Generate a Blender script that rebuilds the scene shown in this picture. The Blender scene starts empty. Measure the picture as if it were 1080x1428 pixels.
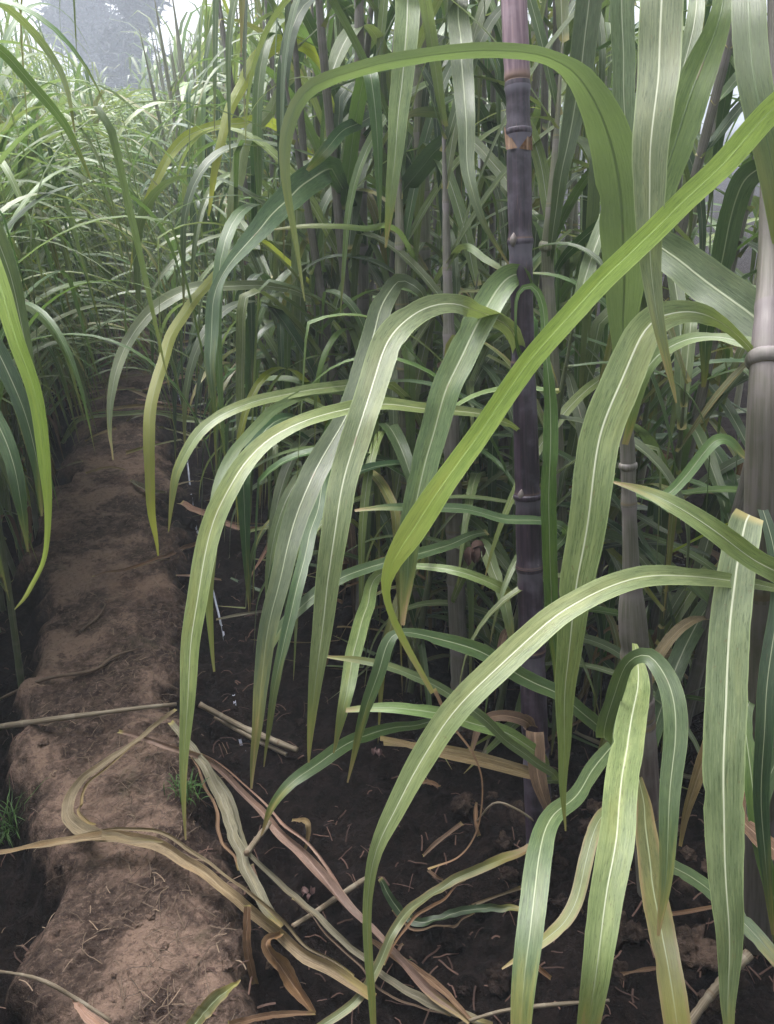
import bpy, math, random
from mathutils import Vector, Matrix, noise

R = random.Random(7)
scene = bpy.context.scene
COL = scene.collection
PI = math.pi
UP = Vector((0, 0, 1))

# ------------------------------------------------------------------ camera
F = 1121.0                      # focal length in photo pixels (1080 x 1428)
CAMH = 1.30
PITCH = math.radians(26.7)
YAW = math.radians(15.2)
CAM = Vector((0, 0, CAMH))
fh = Vector((math.sin(YAW), math.cos(YAW), 0))
right = Vector((math.cos(YAW), -math.sin(YAW), 0))
FWD = (fh * math.cos(PITCH) - UP * math.sin(PITCH)).normalized()
UPC = right.cross(FWD).normalized()


def at(px, py, z):
    """photo pixel + depth along the optical axis -> world point"""
    return CAM + (FWD + right * ((px - 540) / F) - UPC * ((py - 714) / F)) * z


def proj(p):
    d = p - CAM
    z = d.dot(FWD)
    if z < 0.02:
        return (-1e5, -1e5, z)
    return (540 + d.dot(right) / z * F, 714 - d.dot(UPC) / z * F, z)


cam_d = bpy.data.cameras.new("camera")
cam_d.sensor_fit = 'VERTICAL'
cam_d.angle = 2 * math.atan(714 / F)
cam_d.clip_start = 0.02
cam_d.clip_end = 2000
cam = bpy.data.objects.new("camera", cam_d)
COL.objects.link(cam)
cam.matrix_world = Matrix((
    (right.x, UPC.x, -FWD.x, CAM.x), (right.y, UPC.y, -FWD.y, CAM.y),
    (right.z, UPC.z, -FWD.z, CAM.z), (0, 0, 0, 1)))
scene.camera = cam

# ------------------------------------------------------------------ light
SUN_AZ, SUN_EL = math.radians(-25), math.radians(68)
w = bpy.data.worlds.new("World")
scene.world = w
w.use_nodes = True
nt = w.node_tree
bg = nt.nodes['Background']
sky = nt.nodes.new('ShaderNodeTexSky')
sky.sky_type = 'NISHITA'
sky.sun_disc = False
sky.sun_elevation = SUN_EL
sky.sun_rotation = SUN_AZ
sky.air_density = 1.0
sky.dust_density = 6.0
sky.ozone_density = 0.6
# overcast: the clouds take most of the blue out of the sky
hsv = nt.nodes.new('ShaderNodeHueSaturation')
hsv.inputs['Saturation'].default_value = 0.12
hsv.inputs['Value'].default_value = 1.45
nt.links.new(sky.outputs[0], hsv.inputs['Color'])
nt.links.new(hsv.outputs[0], bg.inputs[0])
bg.inputs[1].default_value = 0.15
sd = bpy.data.lights.new("sun", 'SUN')
sd.energy = 2.0
sd.angle = math.radians(28)
sd.color = (1.0, 0.965, 0.92)
so = bpy.data.objects.new("sun", sd)
COL.objects.link(so)
sdir = Vector((math.sin(SUN_AZ) * math.cos(SUN_EL), math.cos(SUN_AZ) * math.cos(SUN_EL), math.sin(SUN_EL)))
so.rotation_euler = sdir.to_track_quat('Z', 'Y').to_euler()
vs = scene.view_settings
vs.view_transform = 'Standard'
vs.look = 'None'
vs.gamma = 1
vs.exposure = 1.15
scene.cycles.use_denoising = True
scene.cycles.max_bounces = 8
scene.cycles.transmission_bounces = 4
scene.cycles.volume_bounces = 1


# ------------------------------------------------------------------ materials
class NB:
    def __init__(s, name):
        s.m = bpy.data.materials.new(name)
        s.m.use_nodes = True
        s.t = s.m.node_tree
        s.t.nodes.clear()
        s.out = s.n('OutputMaterial')

    def n(s, ty, **kw):
        nd = s.t.nodes.new('ShaderNode' + ty)
        for k, v in kw.items():
            setattr(nd, k, v)
        return nd

    def l(s, a, b):
        s.t.links.new(a, b)

    def put(s, sock, v):
        if isinstance(v, bpy.types.NodeSocket):
            s.l(v, sock)
        else:
            sock.default_value = v

    def math(s, op, a, b=0.0, c=None, clamp=False):
        nd = s.n('Math', operation=op, use_clamp=clamp)
        s.put(nd.inputs[0], a)
        s.put(nd.inputs[1], b)
        if c is not None:
            s.put(nd.inputs[2], c)
        return nd.outputs[0]

    def step(s, v, a, b):
        nd = s.n('MapRange', interpolation_type='SMOOTHSTEP')
        s.put(nd.inputs[0], v)
        nd.inputs[1].default_value = a
        nd.inputs[2].default_value = b
        return nd.outputs[0]

    def rng(s, v, a, b, c, d):
        nd = s.n('MapRange')
        s.put(nd.inputs[0], v)
        for i, x in enumerate((a, b, c, d)):
            nd.inputs[1 + i].default_value = x
        return nd.outputs[0]

    def mix(s, f, a, b, mode='MIX'):
        nd = s.n('Mix', data_type='RGBA', blend_type=mode)
        s.put(nd.inputs[0], f)
        s.put(nd.inputs[6], (*a, 1) if isinstance(a, tuple) else a)
        s.put(nd.inputs[7], (*b, 1) if isinstance(b, tuple) else b)
        return nd.outputs[2]

    def noise(s, vec, scale, detail=3, rough=0.55, dist=0.0):
        nd = s.n('TexNoise')
        if vec is not None:
            s.l(vec, nd.inputs['Vector'])
        nd.inputs['Scale'].default_value = scale
        nd.inputs['Detail'].default_value = detail
        nd.inputs['Roughness'].default_value = rough
        nd.inputs['Distortion'].default_value = dist
        return nd.outputs[0]

    def vec(s, x, y, z=0.0):
        nd = s.n('CombineXYZ')
        s.put(nd.inputs[0], x)
        s.put(nd.inputs[1], y)
        s.put(nd.inputs[2], z)
        return nd.outputs[0]

    def bump(s, h, strength=0.3, dist=0.01):
        nd = s.n('Bump')
        nd.inputs['Strength'].default_value = strength
        nd.inputs['Distance'].default_value = dist
        s.l(h, nd.inputs['Height'])
        return nd.outputs[0]


def leaf_mat(name, dark, light, rib=(0.30, 0.335, 0.21), trans=0.3, tcol=None, rough=0.38, tip=0.12, edge=0.0,
             spots=0.3, blotch=0.4, drycol=(0.28, 0.19, 0.10), ribw=0.050, hue=0.025, spec=0.5):
    b = NB(name)
    uv = b.n('UVMap', uv_map='UVMap').outputs[0]
    pv = b.n('UVMap', uv_map='Param').outputs[0]
    su = b.n('SeparateXYZ')
    b.l(uv, su.inputs[0])
    sp = b.n('SeparateXYZ')
    b.l(pv, sp.inputs[0])
    u, s_ = su.outputs[0], su.outputs[1]
    v, rnd = sp.outputs[0], sp.outputs[1]
    rnd100 = b.math('MULTIPLY', rnd, 57.0)
    d = b.math('ABSOLUTE', b.math('MULTIPLY_ADD', u, 2.0, -1.0))
    ns = b.vec(b.math('MULTIPLY', u, 46.0), b.math('MULTIPLY', s_, 7.0), rnd100)
    veins = b.noise(ns, 1.0, 3, 0.65)
    fine = b.noise(b.vec(b.math('MULTIPLY', u, 120.0), b.math('MULTIPLY', s_, 5.0), rnd100), 1.0, 2, 0.5)
    bl = b.noise(b.vec(b.math('MULTIPLY', u, 3.0), b.math('MULTIPLY', s_, 9.0), rnd100), 1.0, 4, 0.6)
    base = b.mix(b.step(veins, 0.28, 0.76), dark, light)
    base = b.mix(b.math('MULTIPLY', b.step(fine, 0.5, 0.75), 0.35), base, light)
    pale = (light[0] * 1.3 + 0.028, light[1] * 1.25 + 0.034, light[2] * 1.2 + 0.014)
    base = b.mix(b.math('MULTIPLY', b.step(bl, 0.48, 0.72), blotch), base, pale)
    fl = b.noise(b.vec(b.math('MULTIPLY', u, 26.0), b.math('MULTIPLY', s_, 48.0), rnd100), 1.0, 3, 0.65)
    base = b.mix(b.math('MULTIPLY', b.step(fl, 0.53, 0.66), 0.45), base, pale)
    base = b.mix(b.math('MULTIPLY', b.step(fl, 0.44, 0.35), 0.70), base, tuple(c * 0.5 for c in dark))
    big = b.noise(b.vec(b.math('MULTIPLY', u, 1.5), b.math('MULTIPLY', s_, 5.0), b.math('ADD', rnd100, 9.0)), 1.0, 3, 0.6)
    base = b.mix(b.math('MULTIPLY', b.step(big, 0.50, 0.70), 0.20), base, (light[0] * 1.5, light[1] * 1.15, light[2] * 0.7))
    # per leaf variation
    hs = b.n('HueSaturation')
    b.l(base, hs.inputs['Color'])
    b.put(hs.inputs['Hue'], b.rng(rnd, 0, 1, 0.5 - hue, 0.5 + hue * 0.8))
    b.put(hs.inputs['Saturation'], b.rng(b.math('FRACT', b.math('MULTIPLY', rnd, 7.3)), 0, 1, 0.88, 1.25))
    b.put(hs.inputs['Value'], b.rng(b.math('FRACT', b.math('MULTIPLY', rnd, 3.7)), 0, 1, 0.72, 1.28))
    base = hs.outputs[0]
    # brown flecks
    sn = b.noise(b.vec(b.math('MULTIPLY', u, 14.0), b.math('MULTIPLY', s_, 130.0), rnd100), 1.0, 2, 0.5)
    base = b.mix(b.math('MULTIPLY', b.step(sn, 0.66, 0.74), min(1.0, spots * 1.6)), base, (0.10, 0.07, 0.035))
    rust = b.noise(b.vec(b.math('MULTIPLY', u, 7.0), b.math('MULTIPLY', s_, 30.0), b.math('ADD', rnd100, 4.0)), 1.0, 4, 0.7)
    base = b.mix(b.math('MULTIPLY', b.step(rust, 0.66, 0.76), min(1.0, spots * 1.5)), base, (0.17, 0.10, 0.05))
    # drying tip and margins, yellow first and then brown
    wob = b.math('MULTIPLY', b.math('SUBTRACT', bl, 0.5), 0.35)
    tv = b.math('ADD', v, wob)
    base = b.mix(b.math('MULTIPLY', b.step(tv, 0.97 - tip * 0.9, 1.02), 0.75), base, (0.24, 0.22, 0.05))
    base = b.mix(b.step(tv, 0.97 - tip * 0.18, 1.03), base, drycol)
    if edge > 0:
        ev = b.math('ADD', d, b.math('MULTIPLY', wob, 1.2))
        base = b.mix(b.math('MULTIPLY', b.step(ev, 1.0 - edge, 1.02), 0.8), base, (0.25, 0.15, 0.08))
    base = b.mix(b.math('MULTIPLY', b.step(d, 0.90, 0.985), 0.55), base, pale)
    # collar end
    base = b.mix(b.step(v, 0.022, 0.004), base, (0.30, 0.26, 0.10))
    # midrib
    taper = b.math('MULTIPLY_ADD', v, -ribw * 0.45, ribw)
    rm = b.step(b.math('SUBTRACT', d, taper), 0.03, -0.02)
    rm = b.math('MULTIPLY', rm, b.step(v, 0.99, 0.75))
    rotm = b.step(b.noise(b.vec(rnd100, b.math('MULTIPLY', s_, 14.0), 0.0), 1.0, 2), 0.66, 0.74)
    ribc = b.mix(b.math('MULTIPLY', rotm, 0.6), rib, (0.22, 0.12, 0.08))
    bk = b.n('NewGeometry').outputs['Backfacing']
    ribf = b.math('MULTIPLY', rm, b.math('MULTIPLY_ADD', bk, -0.35, 0.85))
    col = b.mix(ribf, base, ribc)
    # the lower face of the blade is duller
    col = b.mix(b.math('MULTIPLY', bk, 0.35), col, tuple(c * 0.9 + 0.015 for c in light))
    hgt = b.math('ADD', b.math('MULTIPLY', veins, 0.6), b.math('MULTIPLY', rm, 0.8))
    nrm = b.bump(hgt, 0.25, 0.003)
    p = b.n('BsdfPrincipled')
    b.l(col, p.inputs['Base Color'])
    b.put(p.inputs['Roughness'], b.rng(bl, 0.3, 0.7, rough - 0.06, rough + 0.12))
    p.inputs['Specular IOR Level'].default_value = spec
    b.l(nrm, p.inputs['Normal'])
    tr = b.n('BsdfTranslucent')
    tc = tcol or (light[0] * 1.9, light[1] * 1.9, light[2] * 0.9)
    b.put(tr.inputs[0], b.mix(0.35, tc, col))
    b.l(nrm, tr.inputs[1])
    mx = b.n('MixShader')
    b.put(mx.inputs[0], b.math('MULTIPLY', b.math('MULTIPLY_ADD', rm, -0.75, 1.0), trans))
    b.l(p.outputs[0], mx.inputs[1])
    b.l(tr.outputs[0], mx.inputs[2])
    b.l(mx.outputs[0], b.out.inputs[0])
    return b.m


M = {}
M['green'] = leaf_mat('leaf_green', (0.040, 0.082, 0.026), (0.088, 0.150, 0.055))
M['blue'] = leaf_mat('leaf_blue_green', (0.042, 0.072, 0.029), (0.086, 0.126, 0.056), trans=0.22, tip=0.15, spec=0.55, rough=0.40)
M['dark'] = leaf_mat('leaf_dark', (0.020, 0.048, 0.020), (0.045, 0.088, 0.036), trans=0.2, tip=0.2)
M['pale'] = leaf_mat('leaf_pale', (0.078, 0.122, 0.046), (0.172, 0.222, 0.104), rib=(0.42, 0.44, 0.32), trans=0.25, blotch=0.55, spots=0.4)
M['bright'] = leaf_mat('leaf_bright', (0.120, 0.190, 0.034), (0.215, 0.295, 0.078), trans=0.5, tcol=(0.36, 0.48, 0.11), tip=0.35,
                       rib=(0.20, 0.29, 0.06), blotch=0.5, hue=0.01, spots=0.08)
M['lush'] = leaf_mat('leaf_lush', (0.062, 0.104, 0.034), (0.118, 0.170, 0.064), trans=0.45, tcol=(0.20, 0.29, 0.08),
                     rib=(0.05, 0.09, 0.02), blotch=0.2, hue=0.01, tip=0.3, spots=0.1)
M['yellow'] = leaf_mat('leaf_yellowing', (0.120, 0.165, 0.028), (0.215, 0.255, 0.055), trans=0.4, tip=0.5, edge=0.12, blotch=0.5)
M['old'] = leaf_mat('leaf_old', (0.085, 0.105, 0.040), (0.150, 0.165, 0.070), trans=0.2, tip=0.5, edge=0.35, blotch=0.5, spots=0.6)
M['straw'] = leaf_mat('leaf_straw', (0.085, 0.062, 0.036), (0.23, 0.18, 0.112), rib=(0.28, 0.22, 0.14), trans=0.15, rough=0.6, tip=0.05,
                      spots=0.5, spec=0.25, hue=0.01)
M['brown'] = leaf_mat('leaf_brown', (0.060, 0.037, 0.026), (0.17, 0.112, 0.078), rib=(0.28, 0.19, 0.13), trans=0.12, rough=0.65, tip=0.05,
                      spots=0.5, spec=0.2, hue=0.01, drycol=(0.13, 0.08, 0.05))
M['pink'] = leaf_mat('leaf_pink_sheath', (0.11, 0.068, 0.054), (0.28, 0.185, 0.148), rib=(0.30, 0.20, 0.16), trans=0.12, rough=0.55, tip=0.05,
                     spots=0.4, spec=0.3, hue=0.005, drycol=(0.2, 0.13, 0.08))
M['greystraw'] = leaf_mat('leaf_grey_straw', (0.070, 0.066, 0.048), (0.185, 0.172, 0.130), rib=(0.24, 0.22, 0.17), trans=0.12, rough=0.6, tip=0.05,
                          spots=0.5, spec=0.25, hue=0.01)


def stalk_mat(name, c1, c2, wax, waxamt, ringc, rough=0.45, streak=26.0):
    b = NB(name)
    uv = b.n('UVMap', uv_map='UVMap').outputs[0]
    pv = b.n('UVMap', uv_map='Param').outputs[0]
    su = b.n('SeparateXYZ')
    b.l(uv, su.inputs[0])
    sp = b.n('SeparateXYZ')
    b.l(pv, sp.inputs[0])
    u, s_ = su.outputs[0], su.outputs[1]
    fr, rnd = sp.outputs[0], sp.outputs[1]
    rnd100 = b.math('MULTIPLY', rnd, 57.0)
    co = b.n('TexCoord').outputs['Object']
    st = b.noise(b.vec(b.math('MULTIPLY', u, streak), b.math('MULTIPLY', s_, 7.0), rnd100), 1.0, 3, 0.6)
    bl = b.noise(co, 22.0, 4, 0.6)
    col = b.mix(b.step(st, 0.35, 0.7), c1, c2)
    col = b.mix(b.math('MULTIPLY', b.step(bl, 0.45, 0.7), waxamt), col, wax)
    # bloom of wax below each node
    wb = b.step(b.math('ADD', fr, b.math('MULTIPLY', b.math('SUBTRACT', bl, 0.5), 0.25)), 0.72, 0.95)
    col = b.mix(b.math('MULTIPLY', wb, min(1.0, waxamt * 1.7)), col, wax)
    col = b.mix(b.math('MULTIPLY', b.step(fr, 0.05, 0.015), 0.9), col, ringc)
    sc = b.step(b.noise(b.vec(b.math('MULTIPLY', u, 50.0), b.math('MULTIPLY', s_, 18.0), rnd100), 1.0, 2), 0.68, 0.75)
    col = b.mix(b.math('MULTIPLY', sc, 0.5), col, ringc)
    nrm = b.bump(b.math('ADD', st, b.math('MULTIPLY', bl, 0.7)), 0.3, 0.003)
    p = b.n('BsdfPrincipled')
    b.l(col, p.inputs['Base Color'])
    b.put(p.inputs['Roughness'], b.rng(bl, 0.3, 0.7, rough - 0.1, rough + 0.15))
    b.l(nrm, p.inputs['Normal'])
    b.l(p.outputs[0], b.out.inputs[0])
    return b.m


M['cane_black'] = stalk_mat('cane_black', (0.014, 0.009, 0.018), (0.050, 0.030, 0.050), (0.155, 0.14, 0.185), 0.36, (0.16, 0.10, 0.075))
M['cane_sheath'] = stalk_mat('cane_sheath', (0.13, 0.14, 0.085), (0.24, 0.235, 0.165), (0.25, 0.22, 0.21), 0.45, (0.27, 0.22, 0.11), 0.5)
M['cane_purple'] = stalk_mat('cane_purple', (0.11, 0.085, 0.085), (0.20, 0.165, 0.155), (0.27, 0.25, 0.25), 0.4, (0.20, 0.15, 0.09), 0.5)
M['cane_pink'] = stalk_mat('cane_pink', (0.13, 0.078, 0.105), (0.26, 0.175, 0.205), (0.32, 0.25, 0.29), 0.4, (0.24, 0.15, 0.12), 0.5)
M['cane_grey'] = stalk_mat('cane_grey', (0.10, 0.10, 0.075), (0.185, 0.165, 0.155), (0.22, 0.19, 0.20), 0.45, (0.16, 0.125, 0.08), 0.5)
M['cane_green'] = stalk_mat('cane_green', (0.055, 0.075, 0.032), (0.11, 0.13, 0.062), (0.14, 0.14, 0.10), 0.35, (0.15, 0.12, 0.06), 0.5)
M['cane_dull'] = stalk_mat('cane_dull', (0.090, 0.086, 0.064), (0.165, 0.145, 0.132), (0.16, 0.135, 0.145), 0.45, (0.12, 0.095, 0.06), 0.55)
M['stick'] = stalk_mat('dry_stick', (0.10, 0.075, 0.05), (0.22, 0.18, 0.125), (0.26, 0.23, 0.18), 0.3, (0.12, 0.08, 0.05), 0.65)


def soil_mat(name, lo, hi):
    """near-black soil low down, blending to pale clay where the ground stands higher"""
    b = NB(name)
    co = b.n('NewGeometry').outputs['Position']
    sz = b.n('SeparateXYZ')
    b.l(co, sz.inputs[0])
    n1 = b.noise(co, 4.2, 7, 0.66, 0.4)
    n2 = b.noise(co, 34.0, 6, 0.72)
    n3 = b.noise(co, 150.0, 5, 0.75)
    n4 = b.noise(co, 11.0, 5, 0.65, 0.5)
    n6 = b.noise(co, 75.0, 4, 0.7, 0.6)
    vo = b.n('TexVoronoi', feature='F1')
    b.l(co, vo.inputs['Vector'])
    vo.inputs['Scale'].default_value = 48.0
    # near-black colours for the low ground
    low_soil = b.mix(b.step(n2, 0.35, 0.62), (0.0045, 0.0031, 0.0032), (0.014, 0.0096, 0.0088))
    low_soil = b.mix(b.math('MULTIPLY', b.step(n3, 0.56, 0.72), 0.6), low_soil, (0.050, 0.035, 0.029))
    low_soil = b.mix(b.math('MULTIPLY', b.step(n1, 0.55, 0.72), 0.35), low_soil, (0.045, 0.031, 0.026))
    # paler clay colours for the higher ground
    dry = b.mix(b.step(n2, 0.34, 0.64), (0.028, 0.0185, 0.016), (0.098, 0.069, 0.056))
    dry = b.mix(b.math('MULTIPLY', b.step(n1, 0.45, 0.60), 0.85), dry, (0.245, 0.168, 0.132))
    dry = b.mix(b.math('MULTIPLY', b.step(n4, 0.54, 0.66), 0.75), dry, (0.032, 0.021, 0.018))
    dry = b.mix(b.math('MULTIPLY', b.step(n6, 0.52, 0.64), 0.5), dry, (0.030, 0.020, 0.017))
    dry = b.mix(b.math('MULTIPLY', b.step(n6, 0.46, 0.36), 0.4), dry, (0.27, 0.192, 0.153))
    dry = b.mix(b.math('MULTIPLY', b.step(n3, 0.58, 0.72), 0.5), dry, (0.26, 0.20, 0.168))
    dry = b.mix(b.math('MULTIPLY', b.step(n3, 0.42, 0.30), 0.7), dry, (0.020, 0.013, 0.011))
    n5 = b.noise(co, 7.0, 5, 0.6, 0.8)
    dry = b.mix(b.math('MULTIPLY', b.step(n5, 0.60, 0.72), 0.4), dry, (0.070, 0.068, 0.040))
    dry = b.mix(b.math('MULTIPLY', b.step(b.noise(co, 3.1, 3), 0.55, 0.7), 0.30), dry, (0.21, 0.135, 0.10))
    zz = b.math('ADD', sz.outputs[2], b.math('MULTIPLY', b.math('SUBTRACT', n4, 0.5), 0.09))
    zz = b.math('ADD', zz, b.math('MULTIPLY', b.math('SUBTRACT', n2, 0.5), 0.05))
    col = b.mix(b.step(zz, lo, hi), low_soil, dry)
    h = b.math('ADD', b.math('MULTIPLY', n2, 1.0), b.math('MULTIPLY', n3, 0.45))
    h = b.math('ADD', h, b.math('MULTIPLY', n6, 0.6))
    h = b.math('ADD', h, b.math('MULTIPLY', vo.outputs['Distance'], -0.4))
    nrm = b.bump(h, 1.0, 0.014)
    p = b.n('BsdfPrincipled')
    b.l(col, p.inputs['Base Color'])
    p.inputs['Roughness'].default_value = 0.9
    p.inputs['Specular IOR Level'].default_value = 0.08
    b.l(nrm, p.inputs['Normal'])
    b.l(p.outputs[0], b.out.inputs[0])
    return b.m


M['soil'] = M['path'] = soil_mat('soil', -0.080, -0.004)
M['clod'] = soil_mat('clod_soil', -0.125, 0.0)


def plain(name, c1, c2, scale=20, rough=0.7, trans=0.0, spec=0.3):
    b = NB(name)
    co = b.n('TexCoord').outputs['Object']
    n1 = b.noise(co, scale, 4, 0.6)
    g = b.n('NewGeometry').outputs['Random Per Island']
    f = b.math('ADD', b.math('MULTIPLY', n1, 0.6), b.math('MULTIPLY', g, 0.5), clamp=True)
    col = b.mix(b.step(f, 0.25, 0.85), c1, c2)
    p = b.n('BsdfPrincipled')
    b.l(col, p.inputs['Base Color'])
    p.inputs['Roughness'].default_value = rough
    p.inputs['Specular IOR Level'].default_value = spec
    b.l(b.bump(n1, 0.4, 0.01), p.inputs['Normal'])
    sh = p.outputs[0]
    if trans:
        tr = b.n('BsdfTranslucent')
        b.l(col, tr.inputs[0])
        mx = b.n('MixShader')
        mx.inputs[0].default_value = trans
        b.l(sh, mx.inputs[1])
        b.l(tr.outputs[0], mx.inputs[2])
        sh = mx.outputs[0]
    b.l(sh, b.out.inputs[0])
    return b.m


M['litter'] = plain('chaff', (0.075, 0.050, 0.036), (0.24, 0.175, 0.125), 30, 0.8, 0.1)
M['grass'] = plain('fine_grass', (0.030, 0.075, 0.018), (0.075, 0.150, 0.035), 30, 0.5, 0.3)
M['tape'] = plain('tape_plastic', (0.10, 0.11, 0.15), (0.36, 0.38, 0.48), 40, 0.35)
M['bark'] = plain('bark', (0.05, 0.04, 0.03), (0.11, 0.09, 0.07), 6, 0.9)
M['crown'] = plain('tree_foliage', (0.010, 0.016, 0.014), (0.022, 0.032, 0.026), 2, 0.6, 0.2)
M['paperscrap'] = plain('bleached_husk', (0.33, 0.27, 0.24), (0.55, 0.48, 0.44), 40, 0.8)
M['root'] = plain('root_fibre', (0.05, 0.034, 0.025), (0.14, 0.10, 0.072), 40, 0.8)
M['deadcurl'] = plain('withered_husk', (0.045, 0.025, 0.02), (0.12, 0.07, 0.055), 40, 0.8, 0.1)
M['pinkhusk'] = plain('pink_husk', (0.08, 0.045, 0.045), (0.20, 0.13, 0.125), 40, 0.8, 0.1)

# ------------------------------------------------------------------ objects
def tag(o, label=None, cat=None, group=None, kind=None):
    for k, v in (('label', label), ('category', cat), ('group', group), ('kind', kind)):
        if v:
            o[k] = v
    return o


def empty(name, loc):
    o = bpy.data.objects.new(name, None)
    o.empty_display_size = 0.1
    COL.objects.link(o)
    o.location = loc
    return o


class MB:
    def __init__(s):
        s.v, s.f, s.uv, s.pv, s.mi = [], [], [], [], []
        s.mats = []

    def mat(s, m):
        if m not in s.mats:
            s.mats.append(m)
        return s.mats.index(m)

    def build(s, name, parent=None, mat=None, origin=None, smooth=True):
        me = bpy.data.meshes.new(name)
        org = origin if origin is not None else (parent.location if parent else None)
        if org is None:
            lo = Vector((min(p[0] for p in s.v), min(p[1] for p in s.v), min(p[2] for p in s.v)))
            hi = Vector((max(p[0] for p in s.v), max(p[1] for p in s.v), 0))
            org = Vector(((lo.x + hi.x) / 2, (lo.y + hi.y) / 2, lo.z))
        org = Vector(org)
        me.from_pydata([Vector(p) - org for p in s.v], [], s.f)
        if s.uv:
            idx = [0] * len(me.loops)
            me.loops.foreach_get('vertex_index', idx)
            for nm, src in (('UVMap', s.uv), ('Param', s.pv)):
                lay = me.uv_layers.new(name=nm)
                flat = []
                for i in idx:
                    flat.extend(src[i])
                lay.data.foreach_set('uv', flat)
        if mat:
            me.materials.append(mat)
        for m in s.mats:
            me.materials.append(m)
        if s.mi:
            me.polygons.foreach_set('material_index', s.mi)
        if smooth:
            me.polygons.foreach_set('use_smooth', [True] * len(me.polygons))
        me.update()
        o = bpy.data.objects.new(name, me)
        COL.objects.link(o)
        if parent:
            o.parent = parent
        else:
            o.location = org
        return o


def catmull(pts, n):
    """resample a list of tuples to n points, uniform along the curve"""
    P = [list(p) for p in pts]
    if len(P) == 2:
        P.insert(1, [(a + b) / 2 for a, b in zip(*P)])
    k = len(P[0])
    ext = [[2 * a - b for a, b in zip(P[0], P[1])]] + P + [[2 * a - b for a, b in zip(P[-1], P[-2])]]
    dense = []
    for i in range(1, len(ext) - 2):
        p0, p1, p2, p3 = ext[i - 1:i + 3]
        for j in range(10):
            t = j / 10
            dense.append([0.5 * (2 * p1[c] + (p2[c] - p0[c]) * t + (2 * p0[c] - 5 * p1[c] + 4 * p2[c] - p3[c]) * t * t
                                 + (3 * p1[c] - p0[c] - 3 * p2[c] + p3[c]) * t ** 3) for c in range(k)])
    dense.append(P[-1])
    L = [0]
    for a, b in zip(dense, dense[1:]):
        L.append(L[-1] + math.sqrt(sum((x - y) ** 2 for x, y in zip(a[:3], b[:3]))))
    out, j = [], 0
    for i in range(n):
        s = L[-1] * i / (n - 1)
        while j < len(L) - 2 and L[j + 1] < s:
            j += 1
        d = L[j + 1] - L[j]
        t = (s - L[j]) / d if d > 1e-9 else 0
        out.append([a + (b - a) * t for a, b in zip(dense[j], dense[j + 1])])
    return out


CROSS = (-1, -0.62, -0.14, 0, 0.14, 0.62, 1)
CROSS_LO = (-1, 0, 1)


def ribbon(mb, C, W, S, fold=0.16, rnd=None, wave=0.02, cross=CROSS, mi=None, nsign=None, curl=0.0, curlbase=True):
    """blade along centre points C, half... full widths W, side vectors S"""
    rnd = R.random() if rnd is None else rnd
    n = len(C)
    b0 = len(mb.v)
    T = [(C[min(i + 1, n - 1)] - C[max(i - 1, 0)]).normalized() for i in range(n)]
    N = [T[i].cross(S[i]).normalized() for i in range(n)]
    if nsign is None:
        sgn = 1 if sum(x.z for x in N) >= 0 else -1
    else:
        sgn = nsign
    L, Ls = 0, [0]
    for i in range(1, n):
        L += (C[i] - C[i - 1]).length
        Ls.append(L)
    L = max(L, 1e-6)
    ph, ph2 = rnd * 40, rnd * 91
    dr = random.Random(int(rnd * 1e6))
    nick = [(dr.random(), dr.choice((-1, 1)), dr.uniform(.05, .2), dr.uniform(.004, .02)) for _ in range(dr.randint(1, 5))] if len(cross) > 3 else []
    for i in range(n):
        hw = W[i] / 2
        v = Ls[i] / L
        fo = fold
        if curlbase:
            fo = fold + 0.9 * max(0, 1 - v / 0.05)
        for c in CROSS if cross is CROSS else cross:
            off = fo * abs(c) ** 1.3 * hw * (1 - curl * v)
            rip = wave * hw * 2 * abs(c) * math.sin(Ls[i] * 38 + ph + (1.7 if c > 0 else 0)) * (0.5 + 0.5 * math.sin(Ls[i] * 11 + ph2))
            edge = 1.0 + 0.03 * noise.noise(Vector((Ls[i] * 60, ph + c, 0))) * abs(c)
            for nv_, ns_, nd_, nw_ in nick:
                if c * ns_ > .9:
                    edge -= nd_ * math.exp(-((v - nv_) / nw_) ** 2)
            p = C[i] + S[i] * (c * hw * edge) + N[i] * sgn * (off + rip)
            mb.v.append(p)
            mb.uv.append(((c + 1) / 2, Ls[i]))
            mb.pv.append((v, rnd))
    m = len(cross)
    for i in range(n - 1):
        for j in range(m - 1):
            a = b0 + i * m + j
            q = (a, a + 1, a + m + 1, a + m)
            nn = T[i].cross(S[i])
            # winding so that the upper face is the front face
            mb.f.append(q if sgn < 0 else q[::-1])
            if mi is not None:
                mb.mi.append(mi)


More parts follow.
